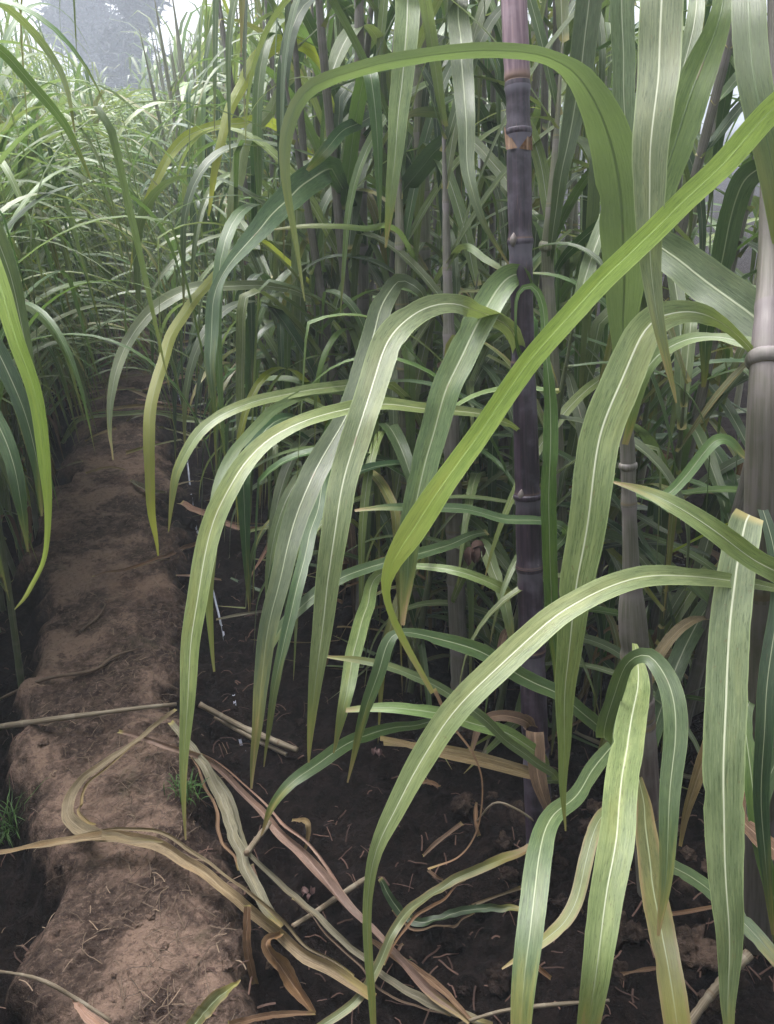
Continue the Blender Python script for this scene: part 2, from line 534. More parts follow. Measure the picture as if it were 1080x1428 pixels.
def tube(mb, C, Rad, seg=14, nodes=None, rnd=None, mi=None, cap=True, squash=1.0):
    """round stalk; nodes = list of arc fractions in metres that give the internode fraction"""
    rnd = R.random() if rnd is None else rnd
    n = len(C)
    b0 = len(mb.v)
    side = Vector((1, 0, 0))
    L = 0
    for i in range(n):
        t = (C[min(i + 1, n - 1)] - C[max(i - 1, 0)]).normalized()
        s1 = side - t * side.dot(t)
        if s1.length < 1e-3:
            s1 = Vector((0, 1, 0)) - t * t.y
        s1.normalize()
        side = s1
        s2 = t.cross(s1)
        if i:
            L += (C[i] - C[i - 1]).length
        fr = 0.5
        if nodes:
            for a, b in zip(nodes, nodes[1:]):
                if a <= L < b:
                    fr = (L - a) / (b - a)
        for k in range(seg + 1):
            an = 2 * PI * k / seg
            mb.v.append(C[i] + (s1 * math.cos(an) + s2 * math.sin(an) * squash) * Rad[i])
            mb.uv.append((k / seg, L))
            mb.pv.append((fr, rnd))
    m = seg + 1
    for i in range(n - 1):
        for k in range(seg):
            a = b0 + i * m + k
            mb.f.append((a, a + 1, a + m + 1, a + m))
            if mi is not None:
                mb.mi.append(mi)
    if cap:
        for base, rev in ((b0, True), (b0 + (n - 1) * m, False)):
            q = [base + k for k in range(seg)]
            mb.f.append(tuple(reversed(q)) if rev else tuple(q))
            if mi is not None:
                mb.mi.append(mi)


# ------------------------------------------------------------------ ground
def pc(y):      # path centre
    return -0.235 - 0.02 * min(y, 4) + 0.03 * math.sin(y * 1.9 + 0.6)


def phw(y):     # path half width
    return 0.175 + 0.02 * math.sin(y * 3.1)


def bite(y):
    return 0.085 * (1 - sm(1.1, 1.5, y)) + 0.03 * sm(1.75, 1.95, y) * (1 - sm(2.2, 2.5, y))


def sm(a, b, x):
    t = max(0, min(1, (x - a) / (b - a)))
    return t * t * (3 - 2 * t)


def gz(x, y, fine=True):
    d = x - pc(y)
    hw = phw(y)
    jag = 0.085 * noise.noise(Vector((x * 3, y * 5.5, 4))) + 0.035 * noise.noise(Vector((x * 14, y * 17, 8)))
    z = 0.0
    if d > 0:
        z -= 0.13 * sm(hw - 0.03, hw + 0.16, d + jag)
        z += 0.035 * sm(0.55, 0.85, d)
    else:
        hw -= bite(y)
        z -= 0.15 * sm(hw - 0.03, hw + 0.10, -d + jag)
        z += 0.10 * sm(hw + 0.10, hw + 0.30, -d)
    onp = 1 - sm(hw - 0.02, hw + 0.06, abs(d) + jag)
    if fine and y < 14 and -4 < x < 5:
        p = Vector((x, y, 0))
        z += 0.030 * noise.fractal(p * 5.0, 0.9, 2.1, 4) * (0.18 + 0.82 * (1 - onp))
        z += (0.011 if onp < .5 else 0.008) * noise.fractal(p * 26 + Vector((3, 9, 0)), 0.7, 2.0, 4)
        z += 0.012 * max(0, noise.noise(p * 48 + Vector((1, 2, 3))) - .15) * (1.2 - .7 * onp)
        cl = noise.noise(p * 17 + Vector((0, 0, 7)))
        z += 0.022 * max(0, cl - 0.18) * (1.0 + 1.6 * (1 - onp))
    return z


def grid_axis(segs):
    out = []
    for a, b, st0, st1 in segs:
        x = a
        while x < b - 1e-6:
            out.append(x)
            t = (x - a) / (b - a)
            x += st0 + (st1 - st0) * t
    out.append(segs[-1][1])
    return out


xs = grid_axis([(-60, -30, 10, 10), (-30, -4, 6, 0.8), (-4, -1.0, 0.4, 0.03), (-1.0, 1.1, 0.011, 0.011), (1.1, 4, 0.03, 0.5), (4, 30, 1, 6), (30, 60, 10, 10)])
ys = grid_axis([(-20, -2, 6, 1), (-2, 0.3, 0.4, 0.05), (0.3, 2.4, 0.0095, 0.011), (2.4, 8, 0.012, 0.09), (8, 30, 0.2, 2), (30, 80, 4, 10)])
V = []
for y in ys:
    for x in xs:
        V.append((x, y, gz(x, y)))
nx = len(xs)
gm, pm = MB(), MB()
gi, pi_ = {}, {}


def addv(mb, ix, i):
    if i not in ix:
        ix[i] = len(mb.v)
        mb.v.append(V[i])
    return ix[i]


for j in range(len(ys) - 1):
    for i in range(nx - 1):
        a = j * nx + i
        cx, cy = (xs[i] + xs[i + 1]) / 2, (ys[j] + ys[j + 1]) / 2
        jag = 0.085 * noise.noise(Vector((cx * 3, cy * 5.5, 4))) + 0.035 * noise.noise(Vector((cx * 14, cy * 17, 8)))
        onp = abs(cx - pc(cy)) + jag < phw(cy) + 0.015 - (bite(cy) if cx < pc(cy) else 0) and -1 < cy < 30
        mb, ix = (pm, pi_) if onp else (gm, gi)
        mb.f.append(tuple(addv(mb, ix, q) for q in (a, a + 1, a + nx + 1, a + nx)))
tag(gm.build('ground', mat=M['soil'], origin=(0, 0, 0)), kind='structure')
tag(pm.build('dirt_path', mat=M['path'], origin=(0, 0, 0)), kind='structure')


def gpt(px, py, h=0.0):
    """where the ray through a photo pixel meets the ground, lifted h"""
    d = (at(px, py, 1.0) - CAM)
    t = 0.4
    while t < 40:
        p = CAM + d * t
        if p.z < gz(p.x, p.y) + h:
            break
        t += 0.004 if t < 4 else 0.03
    return CAM + d * t


# ------------------------------------------------------------------ sugarcane
def stalk_curve(pts, n):
    return [Vector(p[:3]) for p in catmull(pts, n)], None


WSCALE = 0.72


def hero_leaf(px_pts, zs, base=None, k=0.35, n=44):
    """a blade that passes through photo pixels (x, y, width) at depths zs"""
    P = px_pts
    L = [0]
    for a, b in zip(P, P[1:]):
        L.append(L[-1] + math.hypot(a[0] - b[0], a[1] - b[1]))
    pts = []
    for (x, y, wd), l in zip(P, L):
        t = l / L[-1]
        if len(zs) == 2:
            z = zs[0] + (zs[1] - zs[0]) * t
        elif len(zs) == 3:
            z = zs[0] * (1 - t) * (1 - 2 * t) + zs[1] * 4 * t * (1 - t) + zs[2] * t * (2 * t - 1)
        p = at(x, y, z)
        pts.append((p.x, p.y, p.z, wd * z / F * WSCALE))
    if base is not None:
        d = (Vector(pts[0][:3]) - base).length
        if 0.015 < d < 0.75:
            pts.insert(0, (base.x, base.y, base.z, max(0.012, min(0.03, pts[0][3] * 0.8))))
    Q = catmull(pts, n)
    C = [Vector(q[:3]) for q in Q]
    W = [max(0.0012, q[3]) for q in Q]
    S, prev = [], None
    for i in range(n):
        t = (C[min(i + 1, n - 1)] - C[max(i - 1, 0)]).normalized()
        vd = (C[i] - CAM).normalized()
        sv = t.cross(vd)
        if sv.length < 0.15 and prev is not None:
            sv = prev - t * prev.dot(t)
        sv.normalize()
        if prev is not None and sv.dot(prev) < 0:
            sv = -sv
        sh = t.cross(UP)
        s = sv
        if sh.length > 0.12:
            kk = k * sm(0.12, 0.5, sh.length)
            sh.normalize()
            if sh.dot(sv) < 0:
                sh = -sh
            s = (sv * (1 - kk) + sh * kk)
            s -= t * s.dot(t)
            s.normalize()
        W[i] /= max(0.5, abs(s.dot(sv)))
        if prev is not None:
            s = (s * 0.6 + prev * 0.4)
            s -= t * s.dot(t)
            s.normalize()
        S.append(s)
        prev = s
    sd_ = len(P) * 3.7 + P[0][0] * .13 + P[-1][1] * .07
    LL = 0
    for i in range(n):
        if i:
            LL += (Vector(Q[i][:3]) - Vector(Q[i - 1][:3])).length
        t = (C[min(i + 1, n - 1)] - C[max(i - 1, 0)]).normalized()
        a = 0.30 * noise.noise(Vector((LL * 5, sd_, 1))) + 0.12 * noise.noise(Vector((LL * 19, sd_, 5)))
        nn = t.cross(S[i])
        S[i] = (S[i] * math.cos(a) + nn * math.sin(a)).normalized()
        C[i] = C[i] + S[i] * (.005 * noise.noise(Vector((LL * 9, sd_, 11)))) + nn * (.010 * noise.noise(Vector((LL * 8, sd_, 21))))
    return C, W, S


def free_leaf(base, az, el0, length, width, droop, rr, twist=0.5, kink=None, n=22, sway=0.25):
    """a blade that leaves the stalk at azimuth az, rises and droops under its weight"""
    C, S, W = [], [], []
    p = base.copy()
    el = el0
    ds = length / (n - 1)
    tw0 = rr.uniform(-twist, twist)
    dazt = rr.uniform(-sway, sway)
    for i in range(n):
        v = i / (n - 1)
        h = Vector((math.cos(az), math.sin(az), 0))
        t = h * math.cos(el) + UP * math.sin(el)
        sd = Vector((-math.sin(az), math.cos(az), 0))
        nn = t.cross(sd)
        a = tw0 * v * v * 1.6
        C.append(p.copy())
        S.append((sd * math.cos(a) + nn * math.sin(a)).normalized())
        wf = min(1, 0.55 + v * 3) * (1 - max(0, (v - 0.35) / 0.65) ** 1.7) + 0.02
        W.append(width * wf)
        p = p + t * ds
        if p.z < gz(p.x, p.y, False) + 0.015:
            p.z = gz(p.x, p.y, False) + 0.015
            el = max(el, 0.0)
        k = droop * (0.35 + 1.9 * v) * ds / length
        if kink and abs(v - kink) < 1.2 / n:
            k += 0.75
        el = max(-1.45, el - k * (0.25 + abs(math.cos(el))))
        az += dazt * ds / length * 2
    return C, W, S


# regions of the photograph that a filler blade may not cross
def inside(poly, x, y):
    c = False
    j = len(poly) - 1
    for i in range(len(poly)):
        xi, yi = poly[i]
        xj, yj = poly[j]
        if (yi > y) != (yj > y) and x < (xj - xi) * (y - yi) / (yj - yi) + xi:
            c = not c
        j = i
    return c


CLEAR = [(-60, 880), (40, 800), (85, 680), (140, 590), (160, 520), (212, 520), (226, 600), (250, 660), (262, 780), (400, 960), (520, 1040),
         (700, 1120), (760, 1200), (760, 1480), (-60, 1480)]
SKYHOLE = [(205, -60), (292, -60), (275, 60), (230, 125), (150, 120), (120, 60), (140, -60)]


def blade_ok(C, zmin, hole=True):
    for p in C[::2]:
        x, y, z = proj(p)
        if -80 < x < 1160 and -80 < y < 1500 and z > 0:
            if z < zmin:
                return False
            if inside(CLEAR, x, y):
                return False
            if hole and inside(SKYHOLE, x, y) and z < 12:
                return False
    return z > -5


def pick(rr, table):
    t = rr.random() * sum(w_ for _, w_ in table)
    for m, w_ in table:
        t -= w_
        if t <= 0:
            return m
    return table[0][0]


RIGHT_MIX = (('green', 4), ('blue', 3), ('dark', 2.5), ('pale', 3), ('lush', 1), ('yellow', 0.3), ('old', 0.8))
LEFT_MIX = (('green', 4), ('pale', 3.5), ('lush', 3), ('yellow', 0.5), ('old', 0.5))


def sheathed_stalk(base, top, r0, r1, rr, hs):
    """a stem wrapped in leaf sheaths, each a little wider than the one it grows from"""
    mb = MB()
    n = 40
    Lc = (top - base).length
    lean = Vector((rr.uniform(-.02, .02), rr.uniform(-.02, .02), 0))
    C = [base.lerp(top, i / (n - 1)) + lean * math.sin(PI * i / (n - 1)) for i in range(n)]
    marks = [0] + sorted(h * Lc for h in hs) + [Lc * 1.01]
    Rad = []
    for i in range(n):
        l = Lc * i / (n - 1)
        r = r0 + (r1 - r0) * (i / (n - 1))
        for a, b in zip(marks, marks[1:]):
            if a <= l < b:
                r *= 1.0 + 0.14 * ((l - a) / (b - a)) ** 3
        r *= 1 - 0.8 * max(0, (i / (n - 1) - .82) / .18)
        Rad.append(r)
    tube(mb, C, Rad, 10, marks)
    return mb, C


def cane_plant(base, H, rr, nleaf, llen, lw, mix, detailed=True, zmin=1.45, r0=0.016, sheath='cane_sheath', el=(0.75, 1.35), lo=0.3, dry=2,
               azc=None, lean=None, tries=3, droop=(1.6, 3.4), prefix=''):
    base = Vector(base)
    top = base + Vector((rr.uniform(-.12, .12), rr.uniform(-.12, .12), 0)) * H + UP * H
    if lean:
        top += Vector((lean[0], lean[1], 0))
    hs = [lo + (1 - lo) * ((i + 0.5) / nleaf) for i in range(nleaf)]
    smb, SC = sheathed_stalk(base - UP * 0.03, top, r0, r0 * 0.55, rr, hs)
    blades = []
    az = rr.uniform(0, 6.28)
    for i, h in enumerate(hs):
        az += PI + rr.uniform(-0.7, 0.7)
        for _ in range(tries):
            if azc is not None and rr.random() < 0.55:
                az = azc + rr.uniform(-0.9, 0.9)
            p = base.lerp(top, h)
            l = llen * rr.uniform(0.65, 1.2)
            wd = lw * rr.uniform(0.65, 1.2)
            C, W, S = free_leaf(p, az, rr.uniform(*el), l, wd, rr.uniform(*droop), rr, kink=rr.choice((None, None, None, 0.3, 0.45, 0.6)),
                                n=24 if detailed else 13)
            if blade_ok(C, zmin):
                blades.append((C, W, S, pick(rr, mix), 'leaf'))
                break
            az = rr.uniform(0, 6.28)
    for i in range(dry):
        p = base.lerp(top, rr.uniform(0.08, 0.35))
        C, W, S = free_leaf(p, rr.uniform(0, 6.28), rr.uniform(0.2, 1.0), rr.uniform(0.25, 0.7), lw * 0.6, rr.uniform(4, 8), rr, twist=1.4,
                            n=18 if detailed else 9)
        if blade_ok(C, zmin):
            blades.append((C, W, S, pick(rr, (('brown', 3), ('straw', 2), ('old', 1))), 'dry_leaf'))
    if detailed:
        root = empty('sugarcane_plant', base)
        smb.build('stalk', root, M[sheath])
        for C, W, S, m, nm in blades:
            mb = MB()
            ribbon(mb, C, W, S, fold=rr.uniform(0.05, 0.3), wave=rr.uniform(0.0, 0.05), rnd=rr.random(), nsign=None if nm == 'leaf' else 1)
            mb.build(nm, root, M[m])
        return root
    mb = MB()
    mi = mb.mat(M[sheath])
    nv = len(smb.f)
    mb.v, mb.f, mb.uv, mb.pv, mb.mi = smb.v, smb.f, smb.uv, smb.pv, [mi] * nv
    for C, W, S, m, nm in blades:
        ribbon(mb, C, W, S, fold=0.2, rnd=rr.random(), cross=(-1, 0, 1), mi=mb.mat(M[m]), wave=0.0)
    return mb.build('sugarcane_plant', origin=base)


HAZE = 0.0105
# ------------------------------------------------------------------ the canes in the foreground, one by one
class Cane:
    def __init__(s, label, pts, group=None):
        """pts: (px, py, z, radius m) from the ground up"""
        s.pts = [(*at(x, y, z), r) for x, y, z, r in pts]
        # the foot of the stem goes down into the soil
        f0, f1 = Vector(s.pts[0][:3]), Vector(s.pts[1][:3])
        f0 -= (f1 - f0).normalized() * max(0.02, (f0.z - gz(f0.x, f0.y)) + 0.05)
        s.pts[0] = (*f0, s.pts[0][3])
        s.curve = [Vector(p[:3]) for p in catmull(s.pts, 60)]
        p0 = s.curve[0]
        s.root = empty('sugarcane_plant', p0)
        tag(s.root, label, 'sugarcane', group)

    def stalk(s, mat, nodes=None, name='stalk', bulge=0.10, seg=18, a=0.0, b=1.0, grow=1.0):
        Q = catmull(s.pts, 240)
        Q = Q[int(a * 239):int(b * 239) + 1]
        C = [Vector(q[:3]) for q in Q]
        L = [0]
        for p, q in zip(C, C[1:]):
            L.append(L[-1] + (q - p).length)
        rr = random.Random(len(Q))
        if nodes is None:
            nodes, x = [0], 0
            while x < L[-1]:
                x += rr.uniform(0.11, 0.17)
                nodes.append(x)
        Rad = []
        for q, l in zip(Q, L):
            d = min(abs(l - nn) for nn in nodes)
            r = q[3] * grow
            r *= 1 + bulge * math.exp(-(d / 0.009) ** 2) - 0.05 * math.exp(-((d - 0.02) / 0.012) ** 2)
            Rad.append(r)
        if a > 0:      # a sheath is thin at its mouth
            Rad[0] *= .93
            Rad[-1] *= .93
        mb = MB()
        tube(mb, C, Rad, seg, nodes)
        return mb.build(name, s.root, M[mat])

    def ring(s, px, py, h, grow, mat='cane_sheath', name='node_ring'):
        """a short band round the stalk where the photo shows a node"""
        c = min(s.curve, key=lambda p: (proj(p)[0] - px) ** 2 + (proj(p)[1] - py) ** 2)
        i = s.curve.index(c)
        t = (s.curve[min(i + 1, 59)] - s.curve[max(i - 1, 0)]).normalized()
        r = min(s.pts, key=lambda p: (Vector(p[:3]) - c).length)[3]
        mb = MB()
        n = 9
        tube(mb, [c + t * h * (k / (n - 1) - 0.5) for k in range(n)],
             [r * (1 + grow * math.sin(PI * k / (n - 1)) ** 0.6) for k in range(n)], 18, [0, h])
        return mb.build(name, s.root, M[mat])

    def leaf(s, mat, pts, zs, k=0.35, fold=0.14, attach=True, name='leaf', wave=0.02, n=72, label=None, curlbase=False, rnd=None):
        base = None
        if attach:
            f = at(pts[0][0], pts[0][1], zs[0])
            base = min(s.curve, key=lambda p: (p - f - Vector((0, 0, -0.06))).length)
        C, W, S = hero_leaf(pts, zs, base, k, n)
        mb = MB()
        ribbon(mb, C, W, S, fold=fold, wave=wave, curlbase=curlbase, rnd=rnd)
        o = mb.build(name, s.root, M[mat])
        if label:
            o['label'] = label
        return o

    def crown(s, n, seed, mats=('green', 'blue', 'pale'), l=.9, wd=.034, zmin=1.35, el=(.9, 1.45), part=.25):
        rc = random.Random(seed)
        k = 0
        for _ in range(n * 6):
            if k == n:
                break
            c = s.curve[59 - int(rc.uniform(0, part) * 59)]
            C, W, S = free_leaf(c, rc.uniform(0, 6.28), rc.uniform(*el), l * rc.uniform(.7, 1.15), wd * rc.uniform(.7, 1.1), rc.uniform(1.4, 3.0), rc, n=30)
            if not blade_ok(C, zmin):
                continue
            k += 1
            mb = MB()
            ribbon(mb, C, W, S, fold=.16)
            mb.build('leaf', s.root, M[rc.choice(mats)])

    def flap(s, mat, pts, z, name, thick=0.0015, label=None):
        """a torn piece of sheath hugging the stalk: polygon in photo pixels, given thickness"""
        mb = MB()
        n = len(pts)
        cx = sum(p[0] for p in pts) / n
        for dz in (0, thick):
            for x, y, o in pts:
                mb.v.append(at(x, y, z + o + dz))
                mb.uv.append(((x - cx) / 60 + .5, y / 300))
                mb.pv.append((.5, .4))
        mb.f.append(tuple(range(n)))
        mb.f.append(tuple(reversed(range(n, 2 * n))))
        for i in range(n):
            mb.f.append((i, i + n, (i + 1) % n + n, (i + 1) % n))
        o = mb.build(name, s.root, M[mat], smooth=False)
        if label:
            o['label'] = label
        return o


# --- A: the black cane
A = Cane('tall black-purple sugarcane with a bare ringed stalk standing alone in front of the green row',
         [(752, 1160, 1.66, .0275), (747, 1040, 1.62, .0265), (742, 900, 1.57, .025), (738, 760, 1.52, .0245), (734, 620, 1.47, .0225), (730, 500, 1.43, .0205),
          (728, 420, 1.40, .0195), (726, 335, 1.37, .0205), (724, 210, 1.34, .0205), (722, 120, 1.32, .0200), (717, 0, 1.30, .0190), (710, -160, 1.30, .019), (700, -330, 1.34, .017)])
LA = [0]
for p_, q_ in zip(A.curve, A.curve[1:]):
    LA.append(LA[-1] + (q_ - p_).length)


def len_at(py):
    i = min(range(60), key=lambda i: abs(proj(A.curve[i])[1] - py))
    return LA[i]


nodesA = [0] + [len_at(y) for y in (1040, 900, 795, 690, 512, 338, 198, 120)]
nodesA.append(LA[-1] + .1)
A.stalk('cane_black', nodesA, b=0.80)
A.stalk('cane_pink', [0, 0.4, 0.8], name='leaf_sheath', a=0.735, b=1.0, grow=1.10, bulge=0.0)['label'] = 'mauve pink sheath wrapping the top of the stalk'
for y_ in (1040, 900, 795, 690, 512, 338, 198):
    A.ring(735, y_, 0.012, 0.10, 'cane_black')
for y_, ds_ in ((338, -1), (512, 1), (690, -1), (795, 1)):
    c_ = min(A.curve, key=lambda p: abs(proj(p)[1] - y_ + 10))
    mb = MB()
    o_ = right * (.012 * ds_) + (CAM - c_).normalized() * .0165
    tube(mb, [c_ + o_ + UP * (-.008 + .022 * k_ / 7) for k_ in range(8)], [.0065 * math.sin(PI * (.12 + .85 * k_ / 7)) for k_ in range(8)], 10, [0, .03])
    mb.build('bud', A.root, M['cane_purple'])
A.flap('brown', [(703, 176, -.004), (711, 187, -.014), (722, 206, -.024), (706, 209, -.012)], 1.338, 'sheath_scrap', label='torn brown sheath scrap on the left of the node')
A.flap('brown', [(742, 174, -.006), (735, 192, -.020), (724, 207, -.024), (743, 210, -.012)], 1.338, 'sheath_scrap', label='torn brown sheath scrap on the right of the node')
A.leaf('pale', [(715, 468, 30), (690, 445, 30), (655, 428, 30), (610, 425, 36), (572, 442, 48), (540, 482, 58), (515, 550, 57), (495, 620, 57), (475, 700, 56), (460, 800, 48),
                (447, 900, 36), (437, 980, 20), (430, 1062, 4)], (1.38, 1.12, 1.15), k=0.45, rnd=.31)
A.leaf('blue', [(735, 392, 22), (715, 385, 42), (688, 412, 56), (652, 480, 60), (620, 550, 57), (595, 640, 53), (577, 720, 46), (568, 800, 30), (563, 872, 8)], (1.38, 1.30, 1.30), k=0.3, fold=.22, rnd=.52)
A.leaf('pale', [(725, 602, 8), (690, 584, 14), (640, 576, 18), (560, 566, 23), (480, 570, 27), (400, 597, 31), (345, 642, 36), (310, 702, 40), (285, 780, 41), (270, 870, 38),
                (262, 960, 31), (257, 1050, 18), (256, 1110, 10), (260, 1172, 3)], (1.45, 1.12, 1.02), k=0.5, rnd=.12, fold=.2)
A.leaf('green', [(738, 716, 12), (800, 744, 15), (790, 740, 15), (700, 722, 17), (640, 709, 18), (560, 706, 14), (495, 712, 5)][2:], (1.50, 1.35, 1.3), k=0.5, rnd=.7)
A.leaf('blue', [(778, 1085, 14), (720, 1042, 19), (640, 976, 20), (560, 935, 17), (500, 919, 13), (455, 913, 4)], (1.55, 1.32, 1.28), k=0.35, rnd=.2)
A.leaf('pale', [(760, 1062, 18), (720, 1030, 24), (640, 1002, 25), (560, 990, 22), (485, 992, 10)], (1.58, 1.42, 1.4), k=0.4, rnd=.8)
A.leaf('green', [(722, 470, 5), (720, 425, 6), (728, 404, 9), (744, 402, 13), (757, 432, 15), (764, 500, 15), (768, 560, 26), (766, 650, 30), (765, 760, 29), (770, 860, 24), (778, 960, 10)], (1.36, 1.36, 1.5), k=0.1, rnd=.41)
A.leaf('brown', [(738, 1010, 24), (700, 1000, 20), (672, 1010, 16), (655, 1050, 6)], (1.58, 1.5, 1.48), name='dry_leaf', rnd=.3)
A.leaf('brown', [(745, 1020, 34), (752, 1080, 32), (768, 1140, 12)], (1.56, 1.54, 1.54), name='dry_leaf', rnd=.6)
A.leaf('straw', [(750, 1085, 12), (700, 1072, 18), (620, 1050, 15), (530, 1030, 9)], (1.56, 1.50, 1.45), name='dry_leaf', rnd=.5)
A.leaf('straw', [(745, 1075, 8), (690, 1062, 13), (610, 1040, 12), (535, 1038, 8)], (1.58, 1.52, 1.47), name='dry_leaf', rnd=.9)
# crown above the frame
for az_, el_, l_ in ((0.3, 1.2, 1.1), (2.2, 1.25, 1.0), (1.2, 1.35, 1.2), (-.5, 1.3, .9)):
    C_, W_, S_ = free_leaf(A.curve[-1], az_, el_, l_, .045, 1.6, random.Random(int(az_ * 10)))
    mb = MB()
    ribbon(mb, C_, W_, S_)
    mb.build('leaf', A.root, M['green'])

# --- B: the pale cane in the middle right
B = Cane('stout pale grey-green sugarcane right of the black cane, its leaves folded down',
         [(905, 1200, 1.56, .026), (897, 1080, 1.50, .026), (888, 930, 1.42, .025), (882, 860, 1.38, .0235), (880, 780, 1.34, .014), (877, 690, 1.30, .012), (876, 640, 1.28, .012), (872, 560, 1.25, .010)])
B.stalk('cane_grey', b=1.0)
B.stalk('cane_purple', [0, .2, .5], name='leaf_sheath', a=0.22, b=0.47, grow=1.10, bulge=0.0)
B.ring(877, 645, 0.012, 0.25, 'cane_grey')
B.leaf('lush', [(872, 560, 34), (870, 470, 46), (869, 400, 74), (866, 280, 92), (848, 185, 78), (815, 118, 52), (780, 86, 30), (730, 71, 27), (640, 73, 27), (540, 86, 27), (450, 112, 27), (418, 140, 27),
                (401, 190, 25), (399, 250, 18), (410, 330, 11), (426, 420, 3)], (1.20, .98, 1.0), k=0.15, rnd=.55, fold=.2, n=70, label='wide yellow-green leaf bent left across the black cane')
B.leaf('blue', [(870, 1030, 18), (840, 1058, 30), (806, 1105, 32), (772, 1140, 38), (752, 1200, 50), (740, 1300, 52), (732, 1380, 46), (726, 1470, 36)], (1.42, 1.10, 1.0), k=0.2, rnd=.47)
B.leaf('pale', [(886, 898, 9), (890, 920, 24), (890, 950, 44), (880, 1005, 56), (868, 1100, 63), (851, 1200, 67), (840, 1280, 62), (829, 1360, 53), (816, 1460, 38)], (1.34, .98, .93), k=0.1, rnd=.21, label='broad pale yellow-green leaf hanging to the bottom edge')
B.leaf('blue', [(845, 1030, 30), (860, 960, 32), (876, 922, 26), (905, 914, 32), (930, 950, 42), (941, 1010, 45), (940, 1080, 41), (932, 1160, 34), (925, 1240, 22), (919, 1302, 5)], (1.25, 1.08, 1.02), k=0.15, rnd=.63)
B.leaf('old', [(893, 1090, 16), (903, 1170, 42), (915, 1260, 50), (930, 1340, 50), (944, 1428, 52), (955, 1500, 40)], (1.42, 1.10, 1.02), k=0.2, rnd=.33, label='dying leaf with red-brown margins')
B.leaf('green', [(880, 690, 12), (930, 690, 20), (1000, 615, 22), (1040, 640, 10)], (1.32, 1.3, 1.3), rnd=.5)
B.leaf('blue', [(925, 1200, 24), (965, 1222, 27), (1000, 1250, 29), (1050, 1300, 30), (1100, 1360, 26)], (1.42, 1.25, 1.15), k=0.4, rnd=.72)
B.leaf('blue', [(850, 1025, 24), (785, 972, 30), (722, 940, 33), (660, 906, 30), (600, 886, 23), (560, 882, 15), (543, 896, 26), (528, 940, 27), (507, 1000, 20), (485, 1092, 3)], (1.42, 1.20, 1.2), k=0.35, rnd=.82, n=84)
B.leaf('old', [(880, 1080, 14), (840, 1140, 26), (800, 1260, 28), (760, 1310, 22), (700, 1350, 3)][1:], (1.45, 1.35, 1.3), rnd=.77)

# --- C: the thick cane at the right edge
Cc = Cane('thick grey-purple sugarcane at the right edge with a yellow collar and a broad folded leaf',
          [(1058, 1270, 1.46, .025), (1060, 1000, 1.22, .024), (1063, 800, 1.06, .023), (1066, 640, 0.99, .022), (1068, 520, .97, .0185), (1073, 380, 1.02, .0145), (1078, 230, 1.05, .0145), (1086, 60, 1.08, .014), (1085, -120, 1.12, .015)])
Cc.stalk('cane_dull', [0, .42, .62, .9, 1.3], bulge=0.03)
Cc.ring(1066, 512, 0.02, 0.30, 'cane_grey')
Cc.leaf('pale', [(1045, 716, 54), (1038, 738, 62), (1021, 850, 73), (1013, 950, 76), (1010, 1050, 77), (1010, 1150, 73), (1012, 1250, 60), (1015, 1330, 45), (1018, 1400, 28), (1021, 1480, 8)],
        (.955, .86, .85), k=0.0, fold=.10, attach=False, rnd=.57, label='broad pale leaf hanging straight down, white midrib')
Cc.leaf('pale', [(1055, 500, 14), (1020, 455, 20), (985, 436, 34), (945, 436, 46), (905, 456, 64), (870, 520, 76), (840, 600, 78), (820, 700, 73), (805, 800, 66), (793, 900, 49), (787, 1000, 32), (785, 1090, 16), (786, 1160, 3)],
        (.98, .90, .98), k=0.25, fold=.10, rnd=.36, n=84, label='wide grey-green leaf arching left and hanging down')
Cc.leaf('blue', [(1120, 505, 50), (1080, 462, 80), (1030, 425, 82), (960, 372, 76), (905, 330, 56), (865, 288, 26), (840, 262, 6)], (1.02, 1.12, 1.2), k=0.1, fold=.25, rnd=.44)
Cc.leaf('dark', [(1085, 226, 22), (1060, 236, 42), (1036, 258, 47), (1016, 310, 46), (1002, 380, 42), (990, 450, 30), (980, 540, 8)], (1.05, 1.12, 1.2), k=0.15, rnd=.15)
Cc.leaf('pale', [(1110, 500, 30), (1072, 486, 28), (1035, 477, 22), (1000, 471, 14), (955, 475, 22), (915, 500, 27), (890, 545, 24), (872, 620, 12)], (1.0, 1.1, 1.18), k=0.45, rnd=.66)
Cc.leaf('lush', [(1050, -150, 40), (1046, -30, 60), (1044, 60, 62), (1058, 150, 60), (1080, 250, 52), (1100, 380, 30)], (1.12, 1.0, 1.02), k=0.05, rnd=.58)
Cc.leaf('lush', [(1020, -60, 30), (1003, 30, 44), (975, 100, 66), (945, 190, 72), (925, 260, 58), (905, 340, 34), (893, 410, 6)], (1.25, 1.25, 1.3), k=0.1, rnd=.25)
Cc.leaf('pale', [(985, -70, 22), (972, 20, 32), (955, 90, 34), (940, 140, 30), (925, 220, 12)], (1.35, 1.3, 1.3), k=0.1, rnd=.85)
Cc.leaf('brown', [(1032, 1130, 18), (1055, 1165, 32), (1090, 1195, 34), (1150, 1260, 20)], (1.15, 1.05, 1.0), name='dry_leaf', rnd=.35)
Cc.leaf('straw', [(1010, 1000, 24), (985, 1050, 26), (965, 1110, 18), (950, 1180, 6)], (1.2, 1.22, 1.25), name='dry_leaf', rnd=.65)

Cc.leaf('dark', [(1062, 700, 16), (1085, 800, 28), (1078, 900, 34), (1068, 1000, 34), (1062, 1100, 30), (1068, 1200, 22), (1078, 1300, 6)], (1.0, .93, .95), k=0.1, rnd=.83)
Cc.leaf('green', [(1062, 960, 14), (1040, 1000, 24), (1050, 1100, 30), (1072, 1220, 28), (1090, 1320, 12)], (1.2, 1.12, 1.1), k=0.1, rnd=.13)

